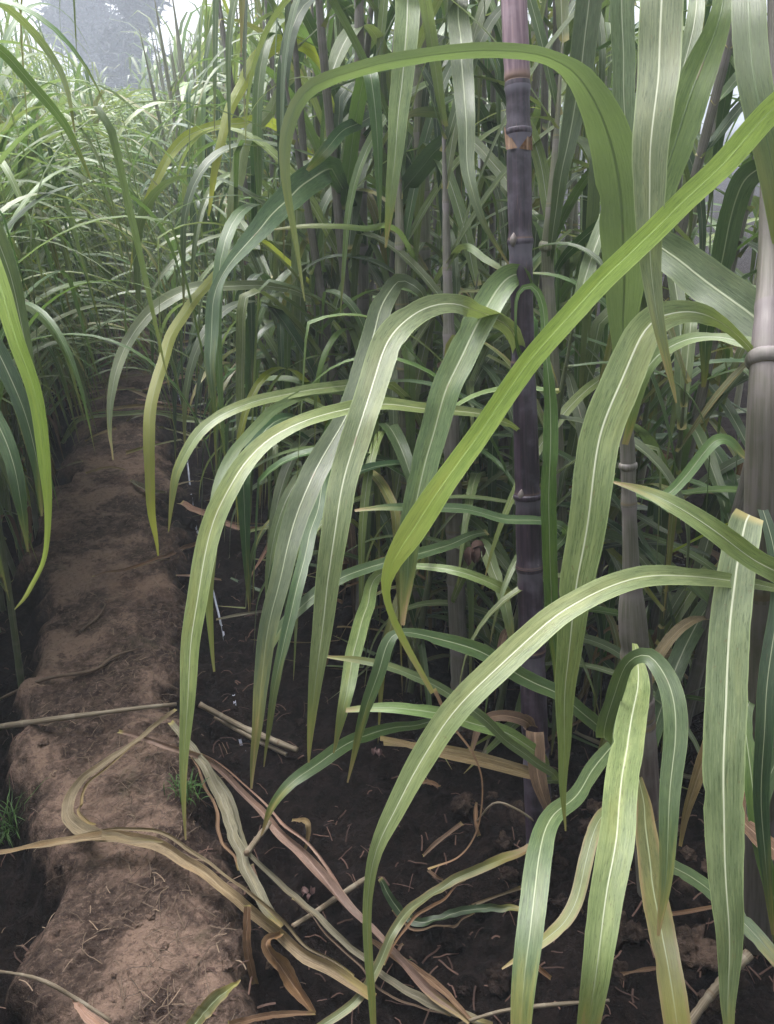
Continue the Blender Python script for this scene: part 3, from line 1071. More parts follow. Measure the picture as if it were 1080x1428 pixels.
# --- D: the cane just outside the frame on the right, whose leaves reach in
D = Cane('tall sugarcane past the right edge, its glowing yellow-green leaf crossing the picture diagonally',
         [(1235, 1260, 1.50, .026), (1225, 900, 1.22, .025), (1215, 500, 1.05, .023), (1205, 150, .97, .02), (1200, -200, .94, .018), (1195, -520, .93, .014)])
D.stalk('cane_sheath')
D.leaf('bright', [(1180, 84, 40), (1080, 152, 50), (985, 250, 46), (880, 352, 44), (780, 452, 43), (700, 560, 42), (632, 660, 46), (580, 738, 52), (549, 788, 32), (541, 830, 15),
                  (562, 890, 14), (607, 965, 9)], (.96, .84, .84), k=0.0, fold=.10, rnd=.5, n=90, attach=False, label='long yellow-green leaf glowing against the light')
D.leaf('brown', [(605, 960, 8), (632, 1010, 5), (660, 1050, 4), (673, 1095, 3), (667, 1155, 3), (642, 1193, 3), (600, 1210, 4)], (.84, .85, .86), attach=False, name='dry_tip', fold=.05, rnd=.5, label='thin brown curled tip of the glowing leaf')
D.leaf('pale', [(1000, -420, 30), (940, -260, 60), (928, -100, 80), (925, 0, 82), (916, 100, 80), (908, 250, 63), (907, 340, 46), (915, 430, 28), (929, 510, 14), (941, 562, 3)], (.95, .88, .90), k=0.1, fold=.06, rnd=.28, n=80,
       label='flat pale leaf hanging from above the frame to a brown tip')
D.leaf('blue', [(900, -300, 30), (872, -100, 46), (868, 0, 46), (868, 100, 43), (876, 200, 38), (884, 300, 26), (895, 400, 5)], (1.2, 1.22, 1.26), k=0.05, fold=.2, rnd=.48)
D.leaf('pale', [(1210, 866, 8), (1150, 840, 10), (1080, 822, 15), (1020, 811, 27), (950, 803, 36), (880, 812, 43), (800, 845, 49), (720, 905, 53), (650, 980, 53), (590, 1060, 50), (550, 1130, 41),
                (525, 1190, 26), (515, 1260, 18), (513, 1330, 17), (517, 1400, 14), (523, 1460, 9)], (1.05, .80, .86), k=0.3, fold=.16, rnd=.18, n=90, label='long arching leaf with a pale midrib in front of the dark soil')
D.leaf('pale', [(1200, 880, 26), (1110, 812, 40), (1052, 777, 45), (1000, 743, 42), (940, 706, 33), (890, 680, 17), (853, 668, 3)], (1.05, .90, .95), k=0.25, rnd=.38)
D.leaf('blue', [(1200, 1000, 16), (1120, 1010, 24), (1085, 1060, 30), (1060, 1140, 26), (1075, 1250, 22), (1090, 1340, 12)], (1.2, 1.15, 1.15), k=0.2, rnd=.88)
for az_, el_, l_ in ((-.4, 1.2, 1.0), (-1.3, 1.1, 1.0), (.5, 1.3, 1.0)):
    C_, W_, S_ = free_leaf(D.curve[-1], az_, el_, l_, .045, 2.0, random.Random(int(az_ * 10)))
    mb = MB()
    ribbon(mb, C_, W_, S_)
    mb.build('leaf', D.root, M['green'])

# --- E: canes just behind, pale stems seen between the leaves
E1 = Cane('slim pale-stemmed sugarcane left of the black cane with a yellow leaf collar',
          [(515, 815, 2.55, .020), (512, 700, 2.42, .019), (508, 560, 2.28, .018), (506, 420, 2.15, .0175), (504, 300, 2.05, .016), (503, 190, 1.97, .015), (502, 100, 1.9, .013), (500, -60, 1.85, .01)])
E1.stalk('cane_grey')
E1.crown(6, 1, part=.6)
E1.ring(503, 215, .016, .5)
E1.leaf('dark', [(505, 330, 14), (493, 300, 26), (480, 265, 26), (466, 240, 40), (458, 236, 50), (420, 260, 53), (380, 300, 46), (340, 345, 31), (312, 383, 18), (297, 425, 26), (293, 495, 23), (299, 560, 10), (302, 645, 2)],
        (2.05, 1.5, 1.5), k=0.15, rnd=.45, n=84, label='ribbed grey-green leaf folded at its top')
E1.leaf('dark', [(520, 340, 12), (540, 300, 26), (572, 255, 36), (604, 216, 38), (632, 190, 30), (625, 165, 20), (600, 156, 20), (575, 158, 12), (560, 175, 3)], (2.0, 1.7, 1.65), k=0.1, rnd=.1)
E1.leaf('dark', [(535, 158, 18), (505, 168, 24), (478, 184, 25), (452, 212, 24), (430, 238, 8)], (1.9, 1.7, 1.7), k=0.2, rnd=.75)
E1.leaf('pale', [(578, -160, 40), (571, -40, 49), (567, 50, 47), (561, 120, 43), (553, 200, 33), (546, 280, 20), (538, 345, 4)], (1.6, 1.5, 1.55), k=0.05, rnd=.65)
E1.leaf('blue', [(590, 420, 12), (640, 412, 0.1)][:1] + [(562, 392, 26), (540, 412, 38), (522, 460, 45), (505, 525, 44), (475, 595, 42), (440, 655, 50), (415, 722, 48), (391, 800, 40), (371, 900, 34), (359, 1000, 22), (351, 1100, 4)],
        (1.75, 1.35, 1.25), k=0.25, rnd=.3, n=84)
E1.leaf('pale', [(505, 470, 8), (430, 412, 14), (380, 400, 17), (330, 398, 19), (270, 401, 24), (222, 426, 25), (186, 466, 23), (162, 522, 19), (155, 590, 9), (157, 642, 2)], (2.2, 1.95, 1.8), k=0.4, rnd=.55)
E2 = Cane('straight pale sugarcane stem behind the hanging leaves near the top middle',
          [(600, 860, 2.42, .020), (598, 700, 2.28, .020), (594, 500, 2.1, .0195), (590, 340, 1.98, .019), (588, 180, 1.87, .018), (586, 40, 1.8, .015), (584, -160, 1.75, .012)])
E2.stalk('cane_sheath')
E2.crown(6, 2, part=.6)
E2.leaf('blue', [(638, -60, 26), (640, 30, 42), (647, 100, 42), (650, 180, 34), (656, 250, 24), (674, 312, 12), (712, 372, 3)], (1.7, 1.5, 1.5), k=0.05, rnd=.35, fold=.1)
E2.leaf('lush', [(590, 400, 10), (560, 380, 14), (430, 60, 8)][:1] + [(560, 328, 9), (500, 316, 11), (440, 316, 10), (385, 322, 3)], (1.95, 1.6, 1.55), k=.4, rnd=.4)
E2.leaf('pale', [(592, 420, 8), (640, 350, 12), (680, 362, 13), (715, 384, 6)], (1.95, 1.6, 1.5), k=.4, rnd=.9)
E2.leaf('pale', [(588, 190, 12), (640, 185, 18), (690, 230, 24), (715, 262, 22), (740, 300, 8)], (1.87, 1.7, 1.6), k=.3, rnd=.6)
E2.leaf('pale', [(612, 640, 10), (560, 545, 16), (500, 537, 20), (400, 549, 19), (330, 569, 21), (280, 602, 23), (250, 652, 20), (239, 705, 9), (236, 742, 2)], (2.1, 1.5, 1.4), k=.45, rnd=.2, n=80)
E3 = Cane('short-stemmed sugarcane behind the folded centre leaf',
          [(580, 930, 2.2, .021), (574, 760, 2.08, .021), (568, 600, 1.97, .021), (564, 500, 1.9, .02), (560, 400, 1.83, .014), (556, 260, 1.78, .008), (553, 150, 1.76, .002)])
E3.stalk('cane_sheath')
E3.crown(6, 3)
E3.leaf('lush', [(560, 560, 10), (450, 545, 16), (400, 560, 18), (350, 602, 20), (316, 652, 22), (298, 732, 23), (291, 830, 17), (300, 935, 4)], (1.9, 1.3, 1.25), k=.35, rnd=.7, n=72)
E3.leaf('pale', [(575, 800, 10), (530, 802, 20), (511, 850, 29), (491, 920, 31), (480, 980, 24), (466, 1050, 3)], (2.0, 1.5, 1.42), k=.2, rnd=.5)
E3.leaf('blue', [(680, 742, 12), (600, 768, 21), (530, 786, 21), (460, 815, 25), (405, 860, 23), (380, 900, 13), (368, 940, 2)], (1.7, 1.45, 1.35), k=.4, rnd=.9, attach=False)
E3.leaf('dark', [(566, 650, 10), (470, 640, 24), (440, 720, 26), (420, 800, 26), (395, 900, 22), (378, 1000, 12), (370, 1070, 2)], (1.9, 1.4, 1.32), k=.2, rnd=.22)
E4 = Cane('purple-footed sugarcane left of the black cane, rising out of the shade',
          [(642, 970, 1.98, .0215), (638, 860, 1.9, .021), (634, 740, 1.82, .02), (630, 600, 1.74, .018), (626, 450, 1.68, .012), (622, 300, 1.64, .007), (618, 160, 1.62, .002)])
E4.stalk('cane_grey')
E4.crown(6, 4)
E4.leaf('pale', [(712, 832, 22), (690, 815, 20), (640, 797, 17), (575, 790, 12)][::-1], (1.6, 1.55, 1.6), k=.4, rnd=.52, attach=False)
E4.leaf('pale', [(635, 830, 12), (670, 760, 26), (690, 800, 24), (708, 860, 20), (715, 900, 8)], (1.8, 1.65, 1.6), k=.2, rnd=.62)
E4.leaf('blue', [(634, 1000, 10), (530, 1020, 22), (480, 1041, 27), (420, 1082, 25), (380, 1125, 15), (362, 1165, 3)], (1.9, 1.5, 1.42), k=.4, rnd=.82)
E5 = Cane('sugarcane with a dark upright leaf and yellow collar just right of the black cane',
          [(790, 960, 2.0, .020), (782, 800, 1.88, .020), (775, 640, 1.78, .0195), (768, 480, 1.68, .016), (765, 400, 1.64, .0125), (764, 345, 1.6, .0125), (768, 290, 1.57, .009), (775, 200, 1.55, .006), (785, 60, 1.53, .002)])
E5.stalk('cane_sheath')
E5.crown(4, 5, zmin=1.5)
E5.ring(763, 350, .02, .45)
E5.leaf('blue', [(768, 345, 14), (778, 280, 24), (788, 220, 31), (802, 150, 42), (815, 60, 49), (826, -40, 50), (838, -180, 40), (850, -320, 8)], (1.58, 1.45, 1.4), k=0.0, fold=.2, rnd=.6)
E5.leaf('pale', [(770, 335, 16), (762, 260, 24), (742, 190, 24), (725, 150, 12)], (1.6, 1.6, 1.6), k=.1, rnd=.4)
E5.leaf('dark', [(775, 380, 10), (800, 345, 20), (840, 310, 22), (880, 300, 20), (930, 330, 6)], (1.65, 1.55, 1.5), k=.3, rnd=.5)
E5.leaf('blue', [(790, 520, 14), (815, 600, 30), (830, 680, 26), (840, 760, 6)], (1.75, 1.6, 1.6), k=.2, rnd=.15)
E6 = Cane('green sugarcane whose yellowish leaves bow over the edge of the dirt path',
          [(480, 640, 3.2, .02), (474, 500, 2.95, .019), (470, 350, 2.75, .018), (466, 200, 2.6, .016), (462, 80, 2.5, .013), (460, -60, 2.4, .01)])
E6.stalk('cane_green')
E6.crown(5, 6, part=.5)
E6.leaf('yellow', [(466, 140, 14), (445, 82, 20), (402, 56, 24), (362, 80, 27), (336, 120, 22), (316, 170, 18), (300, 235, 14), (290, 300, 4)], (2.5, 2.0, 1.95), k=.25, rnd=.52)
E6.leaf('yellow', [(470, 260, 8), (390, 178, 18), (330, 171, 19), (270, 187, 18), (236, 217, 17), (210, 272, 14), (191, 330, 10), (180, 380, 2)], (2.7, 2.3, 2.3), k=.35, rnd=.48)
E6.leaf('yellow', [(474, 440, 6), (380, 345, 10), (330, 358, 13), (285, 402, 18), (243, 460, 21), (217, 540, 22), (207, 622, 22), (212, 700, 17), (220, 775, 3)], (2.6, 1.75, 1.7), k=.25, rnd=.15)
E6.leaf('pale', [(470, 230, 8), (420, 110, 16), (300, 108, 20), (255, 130, 22), (215, 175, 20), (170, 250, 6)][:2] + [(372, 160, 20), (345, 190, 26), (332, 240, 28), (322, 300, 18), (318, 360, 4)], (2.6, 2.2, 2.2), k=.2, rnd=.35)

# --- L: the row left of the path
Lq = Cane('sugarcane just past the left edge with one light green leaf dangling beside the path',
          [(-95, 900, 1.75, .018), (-92, 700, 1.45, .017), (-88, 450, 1.2, .014), (-85, 250, 1.08, .011), (-80, 60, 1.02, .008)])
Lq.stalk('cane_green')
Lq.leaf('bright', [(-60, 260, 20), (-25, 330, 30), (0, 405, 33), (25, 480, 30), (48, 560, 27), (62, 640, 23), (68, 715, 13), (65, 782, 8), (41, 826, 8), (18, 849, 2)], (.98, .92, .98), k=.1, rnd=.5, fold=.2, label='light green leaf dangling at the left edge')
Lq.leaf('blue', [(-60, 230, 30), (-20, 300, 40), (12, 380, 34), (35, 470, 24), (50, 580, 4)], (1.2, 1.25, 1.3), k=.1, rnd=.4)
Lq.leaf('dark', [(-60, 430, 24), (-10, 480, 34), (30, 560, 32), (52, 640, 24), (60, 720, 4)], (1.3, 1.3, 1.35), k=.15, rnd=.6)
Lq.leaf('dark', [(-70, 560, 20), (-20, 560, 30), (15, 640, 30), (30, 700, 22), (38, 770, 3)], (1.4, 1.35, 1.4), k=.15, rnd=.2)
Lq.leaf('green', [(-70, 40, 14), (-10, 62, 20), (38, 108, 20), (88, 172, 15), (128, 250, 4)], (1.3, 1.4, 1.5), k=.25, rnd=.3)
Lq.leaf('pale', [(-70, -20, 12), (-5, 2, 14), (40, 36, 15), (72, 75, 14), (92, 120, 10), (105, 185, 3)], (1.3, 1.45, 1.5), k=.25, rnd=.7)

# ------------------------------------------------------------------ the rows behind
rr = random.Random(21)


def dist_plants(x0, y0, y1, step, jx=0.09, jy=0.08):
    out, y = [], y0
    while y < y1:
        out.append((x0 + rr.uniform(-jx, jx), y + rr.uniform(-jy, jy)))
        y += step * rr.uniform(0.8, 1.2)
    return out


def place(spots, H, nleaf, llen, lw, mix, labels, group, detailed=True, **kw):
    for x, y in spots:
        lab = labels
        o = cane_plant((x, y, gz(x, y)), H * rr.uniform(0.85, 1.15), rr, nleaf, llen, lw, mix, detailed, **kw)
        tag(o, lab, 'sugarcane', group)


# first right row, beyond the foreground canes
MIXR = RIGHT_MIX
place(dist_plants(0.56, 1.95, 4.6, 0.13, .15), 1.75, 19, 1.0, .036, MIXR,
      'leafy green sugarcane of the first row right of the path, behind the black cane', 'sugarcane of the first row right of the path',
      sheath='cane_grey', zmin=1.55, dry=6, lo=0.07, azc=PI, r0=.0145, el=(.35, 1.35))
place(dist_plants(1.10, 1.15, 4.2, 0.17, .17), 2.0, 18, 1.05, .037, MIXR,
      'leafy green sugarcane filling the gaps behind the pale canes on the right', 'sugarcane of the second row on the right',
      sheath='cane_grey', zmin=1.55, dry=5, lo=0.06, r0=.0145, el=(.35, 1.35))
place(dist_plants(1.8, 1.0, 4.6, 0.24, .16), 2.1, 16, 1.1, .040, MIXR,
      'green sugarcane deep in the right half, its leaves crossing one another', 'sugarcane of the rows deeper on the right', zmin=1.9, dry=2, lo=.1, el=(.4, 1.35))
place(dist_plants(0.42, 4.6, 11, 0.24, .18), 1.9, 16, 1.1, .038, MIXR,
      'small far sugarcane of the right-hand row where it closes over the path', 'far sugarcane of the first row right of the path', False, azc=PI, zmin=2, lo=.1, r0=.015, el=(.4, 1.4))
place(dist_plants(1.3, 4.4, 10, 0.40, .2) + dist_plants(2.2, 4.6, 10, 0.5, .3) + dist_plants(2.7, 1.6, 4.4, 0.4, .25), 2.2, 15, 1.1, .044, MIXR,
      'far sugarcane behind the right-hand rows, only its upper leaves showing', 'far sugarcane of the rows deeper on the right', False, zmin=2, lo=.15, el=(.4, 1.4))
place([(.50, 1.62), (.66, 1.42), (.78, 1.75), (.60, 1.85), (.88, 1.5), (.97, 1.22), (1.05, 1.62), (.74, 2.0), (.52, 2.1), (.9, 1.9), (.40, 2.35), (.46, 2.7), (.33, 2.9), (.42, 3.2), (.36, 3.6), (.48, 2.0), (.55, 1.75), (.70, 1.65), (.30, 3.3)], .95, 19, .75, .026, MIXR,
      'short leafy sugarcane shoots low among the stems right of the black cane and behind it', 'short sugarcane shoots low between the stems',
      sheath='cane_green', zmin=1.42, dry=4, lo=.1, r0=.009, el=(.1, 1.3), droop=(1.2, 3.2), tries=6)
place(dist_plants(-0.2, 7.2, 12, .22, .3), 1.2, 18, 1.0, .026, LEFT_MIX,
      'far grassy sugarcane closing over the end of the path', 'far sugarcane closing over the end of the path', False, zmin=2, sheath='cane_green', lo=.05, r0=.01, el=(.5, 1.45))
# left rows: shorter and grassier
place(dist_plants(-0.62, 1.9, 4.8, 0.085, .12), 1.1, 24, 0.95, .025, LEFT_MIX,
      'slender bushy sugarcane left of the path, its narrow leaves bowing over', 'sugarcane of the first row left of the path', zmin=1.35, sheath='cane_green', lo=.06, r0=.009, dry=3, azc=0.1,
      el=(0.7, 1.45), droop=(1.6, 3.2))
place(dist_plants(-1.30, 2.4, 5.2, 0.15, .18), 1.25, 18, 1.0, .028, LEFT_MIX,
      'slender sugarcane of the second row on the left, pale tops', 'sugarcane of the second row on the left', zmin=1.5, sheath='cane_green', lo=.1, r0=.010, dry=1, el=(.7, 1.4))
place(dist_plants(-0.52, 4.4, 12, 0.14, .18), 1.15, 26, 1.0, .027, LEFT_MIX,
      'far grassy sugarcane of the left row, leaning over the path', 'far sugarcane of the first row left of the path', False, zmin=2, sheath='cane_green', lo=.05, r0=.010, azc=0.1, el=(.6, 1.45))
place(dist_plants(-1.4, 5.2, 13, 0.28, .2) + dist_plants(-2.2, 3.2, 13, 0.36, .25), 1.75, 24, 1.05, .032, LEFT_MIX,
      'far light green sugarcane of the rows deeper on the left', 'far sugarcane of the rows deeper on the left', False, zmin=2, sheath='cane_green', lo=.1, r0=.011, el=(.5, 1.4))


place([(-.78, 4.6), (-.95, 5.0), (-1.1, 5.6), (-.85, 5.9), (-1.2, 6.4), (-.98, 6.9), (-.9, 7.6), (-1.25, 7.4), (-1.1, 8.3), (-1.4, 8.8)], 1.7, 26, 1.0, .030, LEFT_MIX,
      'tall far sugarcane rising at the upper left, pale in the mist', 'tall far sugarcane at the upper left', False, zmin=2, sheath='cane_green', lo=.2, r0=.011, el=(.7, 1.45))

# the rows carry on past the viewer on both sides; unseen foliage, added to shade the near canes
def rows_behind():
    rc = random.Random(99)
    mb = MB()
    mats = [mb.mat(M[m]) for m in ('green', 'dark', 'blue', 'pale')]
    sm_ = mb.mat(M['cane_grey'])
    for x0, y0, y1, st in ((-.72, -2.4, 1.5, .16), (.62, -2.4, .25, .16), (-1.4, -2.4, 1.9, .2), (1.35, -2.4, .6, .2), (-2.1, -2.4, 2.2, .3), (2.1, -2.4, .6, .3)):
        y = y0
        while y < y1:
            b = Vector((x0 + rc.uniform(-.1, .1), y + rc.uniform(-.08, .08), 0))
            b.z = gz(b.x, b.y, False)
            H = rc.uniform(1.5, 2.0)
            C = [b + UP * (H * i / 6) for i in range(7)]
            if blade_ok(C, 9):
                tube(mb, C, [.016 - .002 * i for i in range(7)], 6, [0, 9], mi=sm_)
            for k in range(17):
                C, W, S = free_leaf(b + UP * H * (.1 + .9 * k / 17), rc.uniform(0, 6.28), rc.uniform(.4, 1.4), rc.uniform(.7, 1.2), .04, rc.uniform(1.4, 3.2), rc, n=10)
                if all((Vector((p.x, p.y, 0))).length > .38 for p in C) and all(not (-150 < q[0] < 1230 and -150 < q[1] < 1600 and q[2] > 0) for q in map(proj, C)):
                    ribbon(mb, C, W, S, cross=(-1, 0, 1), mi=rc.choice(mats), wave=0, curlbase=False)
            y += st * rc.uniform(.8, 1.2)
    tag(mb.build('cane_thicket', origin=(0, 0, 0)), 'unseen mass of sugarcane along both rows past the viewer, added for shade', kind='stuff')


rows_behind()

# ------------------------------------------------------------------ what lies on the ground
def ground_ribbon(name, label, cat, mat, pts, lift=0.015, fold=0.2, n=60, twist=0.0, rnd=None, group=None):
    """dry leaf lying on the ground: (px, py, width px[, lift m])"""
    P = []
    for q in pts:
        h = q[3] if len(q) > 3 else lift
        p = gpt(q[0], q[1], h) if not (q[1] > 1427 or q[0] < 0) else gpt(q[0], q[1], h)
        z = proj(p)[2]
        P.append((p.x, p.y, p.z, q[2] * z / F * .66))
    Q = catmull(P, n)
    C = [Vector(q[:3]) for q in Q]
    S, W = [], []
    prev = None
    for i in range(n):
        t = (C[min(i + 1, n - 1)] - C[max(i - 1, 0)]).normalized()
        vd = (C[i] - CAM).normalized()
        s = t.cross(UP) * 0.6 + t.cross(vd) * (0.8 if t.cross(UP).dot(t.cross(vd)) > 0 else -0.8)
        sd_ = pts[0][0] * .37 + pts[0][1] * .11
        a = twist * math.sin(i / n * 7 + twist) + (1.1 if len(pts) > 4 else .5) * noise.noise(Vector((i * .09, sd_, 3)))
        nn = t.cross(s)
        C[i] = C[i] + Vector((noise.noise(Vector((i * .23, sd_, 0))), noise.noise(Vector((i * .23, sd_, 9))), noise.noise(Vector((i * .2, sd_, 19))))) * (.005 if len(pts) > 4 else .0012)
        s = (s * math.cos(a) + nn * math.sin(a)).normalized()
        if prev is not None and s.dot(prev) < 0:
            s = -s
        prev = s
        S.append(s)
        W.append(max(.0015, Q[i][3]))
    mb = MB()
    ribbon(mb, C, W, S, fold=fold * 2.2, wave=0.12, rnd=rnd, curlbase=False)
    o = tag(mb.build(name, mat=M[mat]), label, cat, group)
    if len(pts) > 4 and n > 30:
        # the blade has split: a narrow strip runs beside it
        rs = random.Random(int(sd_ * 10))
        i0, i1 = int(n * rs.uniform(.05, .3)), int(n * rs.uniform(.7, .97))
        off = rs.choice((-1, 1))
        C2, W2, S2 = [], [], []
        for i in range(i0, i1):
            q = (i - i0) / (i1 - i0)
            a = .5 * math.sin(q * 9 + sd_)
            C2.append(C[i] + S[i] * off * (W[i] * .55 + .012 * math.sin(q * PI) ** 2 * (1 + .5 * math.sin(q * 11))) + UP * .004 * math.sin(q * 7))
            W2.append(W[i] * (.16 + .2 * math.sin(q * PI)))
            S2.append((S[i] + UP * a).normalized())
        m2 = MB()
        ribbon(m2, C2, W2, S2, fold=.8, wave=.15, curlbase=False)
        m2.build('torn_strip', o, M[rs.choice((mat, 'straw', 'brown'))], origin=o.location)
    return o


def ground_stick(name, label, cat, mat, pts, lift=0.01, n=30, group=None):
    P = []
    for q in pts:
        p = gpt(q[0], q[1], q[3] if len(q) > 3 else lift)
        P.append((p.x, p.y, p.z, q[2] * proj(p)[2] / F / 2))
    Q = catmull(P, n)
    rr_ = random.Random(int(pts[0][0]))
    mb = MB()
    tube(mb, [Vector(q[:3]) for q in Q], [q[3] * (1 + .12 * rr_.uniform(-1, 1)) for q in Q], 8, [0, .07, .16, .25, .4, .6])
    return tag(mb.build(name, mat=M[mat]), label, cat, group)


GR = ground_ribbon
GR('dry_leaf', 'long straw-coloured dry leaf lying from the left edge right across the path', 'dry leaf', 'straw',
   [(-40, 1196, 12, .12), (30, 1186, 16, .11), (70, 1177, 18, .08), (100, 1172, 20, .06), (190, 1170, 25, .05), (250, 1194, 24, .05), (320, 1245, 22, .05), (400, 1312, 24, .06), (460, 1350, 26, .06), (522, 1392, 20, .05)], rnd=.2, fold=.3)
GR('dry_leaf', 'straw dry leaf bent into a loop on the path, below the thin stick', 'dry leaf', 'straw',
   [(246, 988, 7, .06), (180, 1040, 12, .07), (112, 1090, 16, .06), (94, 1128, 26, .045), (116, 1158, 30, .04), (165, 1168, 18, .06), (228, 1172, 4, .06)], rnd=.7, fold=.1)
GR('dry_leaf', 'pink dried leaf sheath lying diagonally from the path into the dark soil', 'dry leaf', 'pink',
   [(168, 1020, 8, .03), (230, 1040, 11, .05), (300, 1068, 12, .08), (360, 1130, 15, .07), (430, 1200, 22, .07), (480, 1260, 24, .07), (540, 1320, 14, .06), (600, 1380, 20, .05), (655, 1428, 8, .04)], rnd=.3, fold=.4, n=56)
GR('dry_leaf', 'grey-green dry leaf hanging over the edge of the path beside the pink sheath', 'dry leaf', 'greystraw',
   [(238, 1008, 12, .05), (280, 1060, 19, .08), (310, 1120, 23, .08), (335, 1190, 23, .06), (360, 1250, 27, .06), (392, 1292, 12, .05)], rnd=.5, fold=.25)
GR('dry_leaf', 'narrow pale dry leaf lying between the grey-green leaf and the pink sheath', 'dry leaf', 'greystraw',
   [(272, 1050, 8, .06), (318, 1108, 13, .08), (336, 1160, 9, .07), (345, 1190, 10, .06)], rnd=.9)
GR('dry_leaf', 'thin greenish dry leaf running diagonally to the bottom middle', 'dry leaf', 'greystraw',
   [(344, 1188, 8, .06), (420, 1258, 13, .06), (500, 1330, 13, .05), (560, 1378, 16, .04), (640, 1415, 22, .03), (690, 1430, 10, .03)], rnd=.1)
GR('dry_leaf', 'pale pink-edged dry leaf beside the grey-green one, lower end', 'dry leaf', 'pink',
   [(352, 1205, 6, .05), (368, 1255, 10, .05), (388, 1285, 10, .04)], rnd=.6)
ground_stick('dry_stick', 'short pale forked stick end meeting the thin greenish leaf', 'stick', 'stick', [(344, 1190, 9, .07), (360, 1168, 8, .06), (376, 1148, 7, .05)])
GR('dry_leaf', 'short brown dry leaf standing on end at the foot of the path', 'dry leaf', 'brown', [(346, 1262, 15, .10), (345, 1320, 17, .06), (356, 1372, 14, .01)], rnd=.4)
GR('dry_leaf', 'broad brown curled dry leaf on the dark soil near the bottom', 'dry leaf', 'brown', [(392, 1302, 10, .06), (372, 1318, 20, .07), (400, 1360, 32, .05), (437, 1414, 10, .01)], rnd=.8, fold=.5)
GR('dry_leaf', 'yellow-brown leaf curling up from the bottom edge of the path', 'dry leaf', 'old', [(262, 1440, 28, .03), (300, 1396, 30, .06), (336, 1367, 4, .10)], rnd=.3, fold=.3)
GR('dry_leaf', 'brown dry leaf lying flat along the bottom edge', 'dry leaf', 'brown', [(318, 1430, 14, .02), (380, 1416, 14, .03), (440, 1413, 7, .02)], rnd=.5)
ground_stick('dry_stick', 'thin arched stick at the bottom-left corner of the path', 'stick', 'stick', [(-20, 1352, 4, .04), (50, 1364, 5, .06), (105, 1392, 6, .05), (155, 1424, 5, .03)])
GR('dry_leaf', 'pale pinkish dry leaf at the bottom edge on the lower-left path', 'dry leaf', 'pink', [(100, 1390, 6, .04), (122, 1418, 20, .05), (160, 1450, 36, .05)], rnd=.2)
GR('dry_leaf', 'half-green dry leaf arching from brown at the bottom to green on the right', 'dry leaf', 'old',
   [(440, 1436, 16, .03), (500, 1392, 20, .05), (533, 1340, 20, .08), (552, 1292, 20, .10), (600, 1248, 20, .10), (660, 1216, 20, .10), (740, 1184, 24, .10)], rnd=.7, n=50)
GR('fallen_leaf', 'dark green fallen leaf curling over the dark soil in the lower middle', 'leaf', 'dark',
   [(530, 1225, 12, .05), (556, 1268, 20, .03), (592, 1286, 18, .02), (640, 1272, 17, .04), (690, 1265, 15, .06), (728, 1268, 12, .06)], rnd=.3)
GR('dry_leaf', 'brown dry leaf below the arching green leaf, running to the bottom', 'dry leaf', 'brown', [(515, 1310, 8, .05), (560, 1340, 18, .05), (610, 1375, 16, .04), (665, 1430, 5, .02)], rnd=.5)
ground_stick('dry_stick', 'long thin straw stick lying across the path above the loop leaf', 'stick', 'stick', [(-30, 1018, 9, .02), (60, 1005, 8, .03), (120, 997, 7, .04), (190, 988, 6, .05), (246, 982, 5, .06)])
ground_stick('dry_stick', 'pale stick lying in the furrow right of the path', 'stick', 'stick', [(278, 982, 8, .06), (340, 1015, 9, .05), (380, 1032, 9, .04), (415, 1046, 7, .03)])
ground_stick('dry_stick', 'second pale stick lying just under the first one in the furrow', 'stick', 'stick', [(300, 1000, 6, .03), (350, 1028, 7, .03), (400, 1052, 6, .02)])
ground_stick('cane_stub', 'cut dry cane piece lying at the bottom right corner', 'cane piece', 'stick', [(958, 1432, 14, .03), (985, 1395, 13, .05), (1010, 1365, 14, .06), (1045, 1330, 16, .07)])
ground_stick('dry_stick', 'short stick crossing under the pink sheath', 'stick', 'stick', [(408, 1292, 7, .03), (440, 1272, 7, .03), (480, 1245, 8, .03), (515, 1222, 7, .03)])
ground_stick('dry_stick', 'thin pale stalk lying at the foot of the broad hanging leaf', 'stick', 'stick', [(640, 1428, 4, .04), (700, 1410, 5, .05), (760, 1402, 6, .05), (850, 1395, 4, .04)])
ground_stick('dry_stick', 'thin pale stalk in the shade right of the arching leaf', 'stick', 'stick', [(665, 1145, 2, .06), (690, 1120, 3, .12), (720, 1128, 3, .12), (760, 1155, 4, .08)])
ground_stick('dry_stick', 'twisted twig lying across the middle of the path', 'twig', 'root', [(-10, 980, 4, .012), (60, 948, 5, .012), (130, 935, 5, .012), (160, 915, 4, .012), (192, 905, 2, .01)])
ground_stick('dry_stick', 'small dark curved twig in the centre of the path', 'twig', 'root', [(112, 880, 3, .01), (135, 862, 4, .01), (147, 845, 3, .012), (140, 838, 2, .01)])
GR('dry_leaf', 'tan dry leaf lying across the path beside the furrow', 'dry leaf', 'brown', [(130, 803, 3, .012), (180, 792, 6, .015), (225, 778, 8, .02), (262, 762, 9, .03), (285, 755, 7, .03)], rnd=.1)
GR('dry_leaf', 'bent pale dry leaf in the furrow behind the arching leaf', 'dry leaf', 'pink', [(252, 702, 16, .06), (280, 716, 16, .08), (330, 736, 10, .08), (384, 738, 7, .08), (372, 765, 8, .05), (350, 806, 5, .02)], rnd=.4)
GR('dry_leaf', 'small curled straw leaf on the dark soil beneath the pink sheath', 'dry leaf', 'straw', [(408, 1144, 6, .03), (428, 1146, 12, .06), (430, 1165, 9, .04), (425, 1190, 4, .01)], rnd=.4)
GR('dry_leaf', 'short pale brown leaf bits on the soil in the middle', 'dry leaf', 'brown', [(583, 1090, 8, .02), (600, 1092, 12, .03), (614, 1097, 5, .02)], rnd=.4)
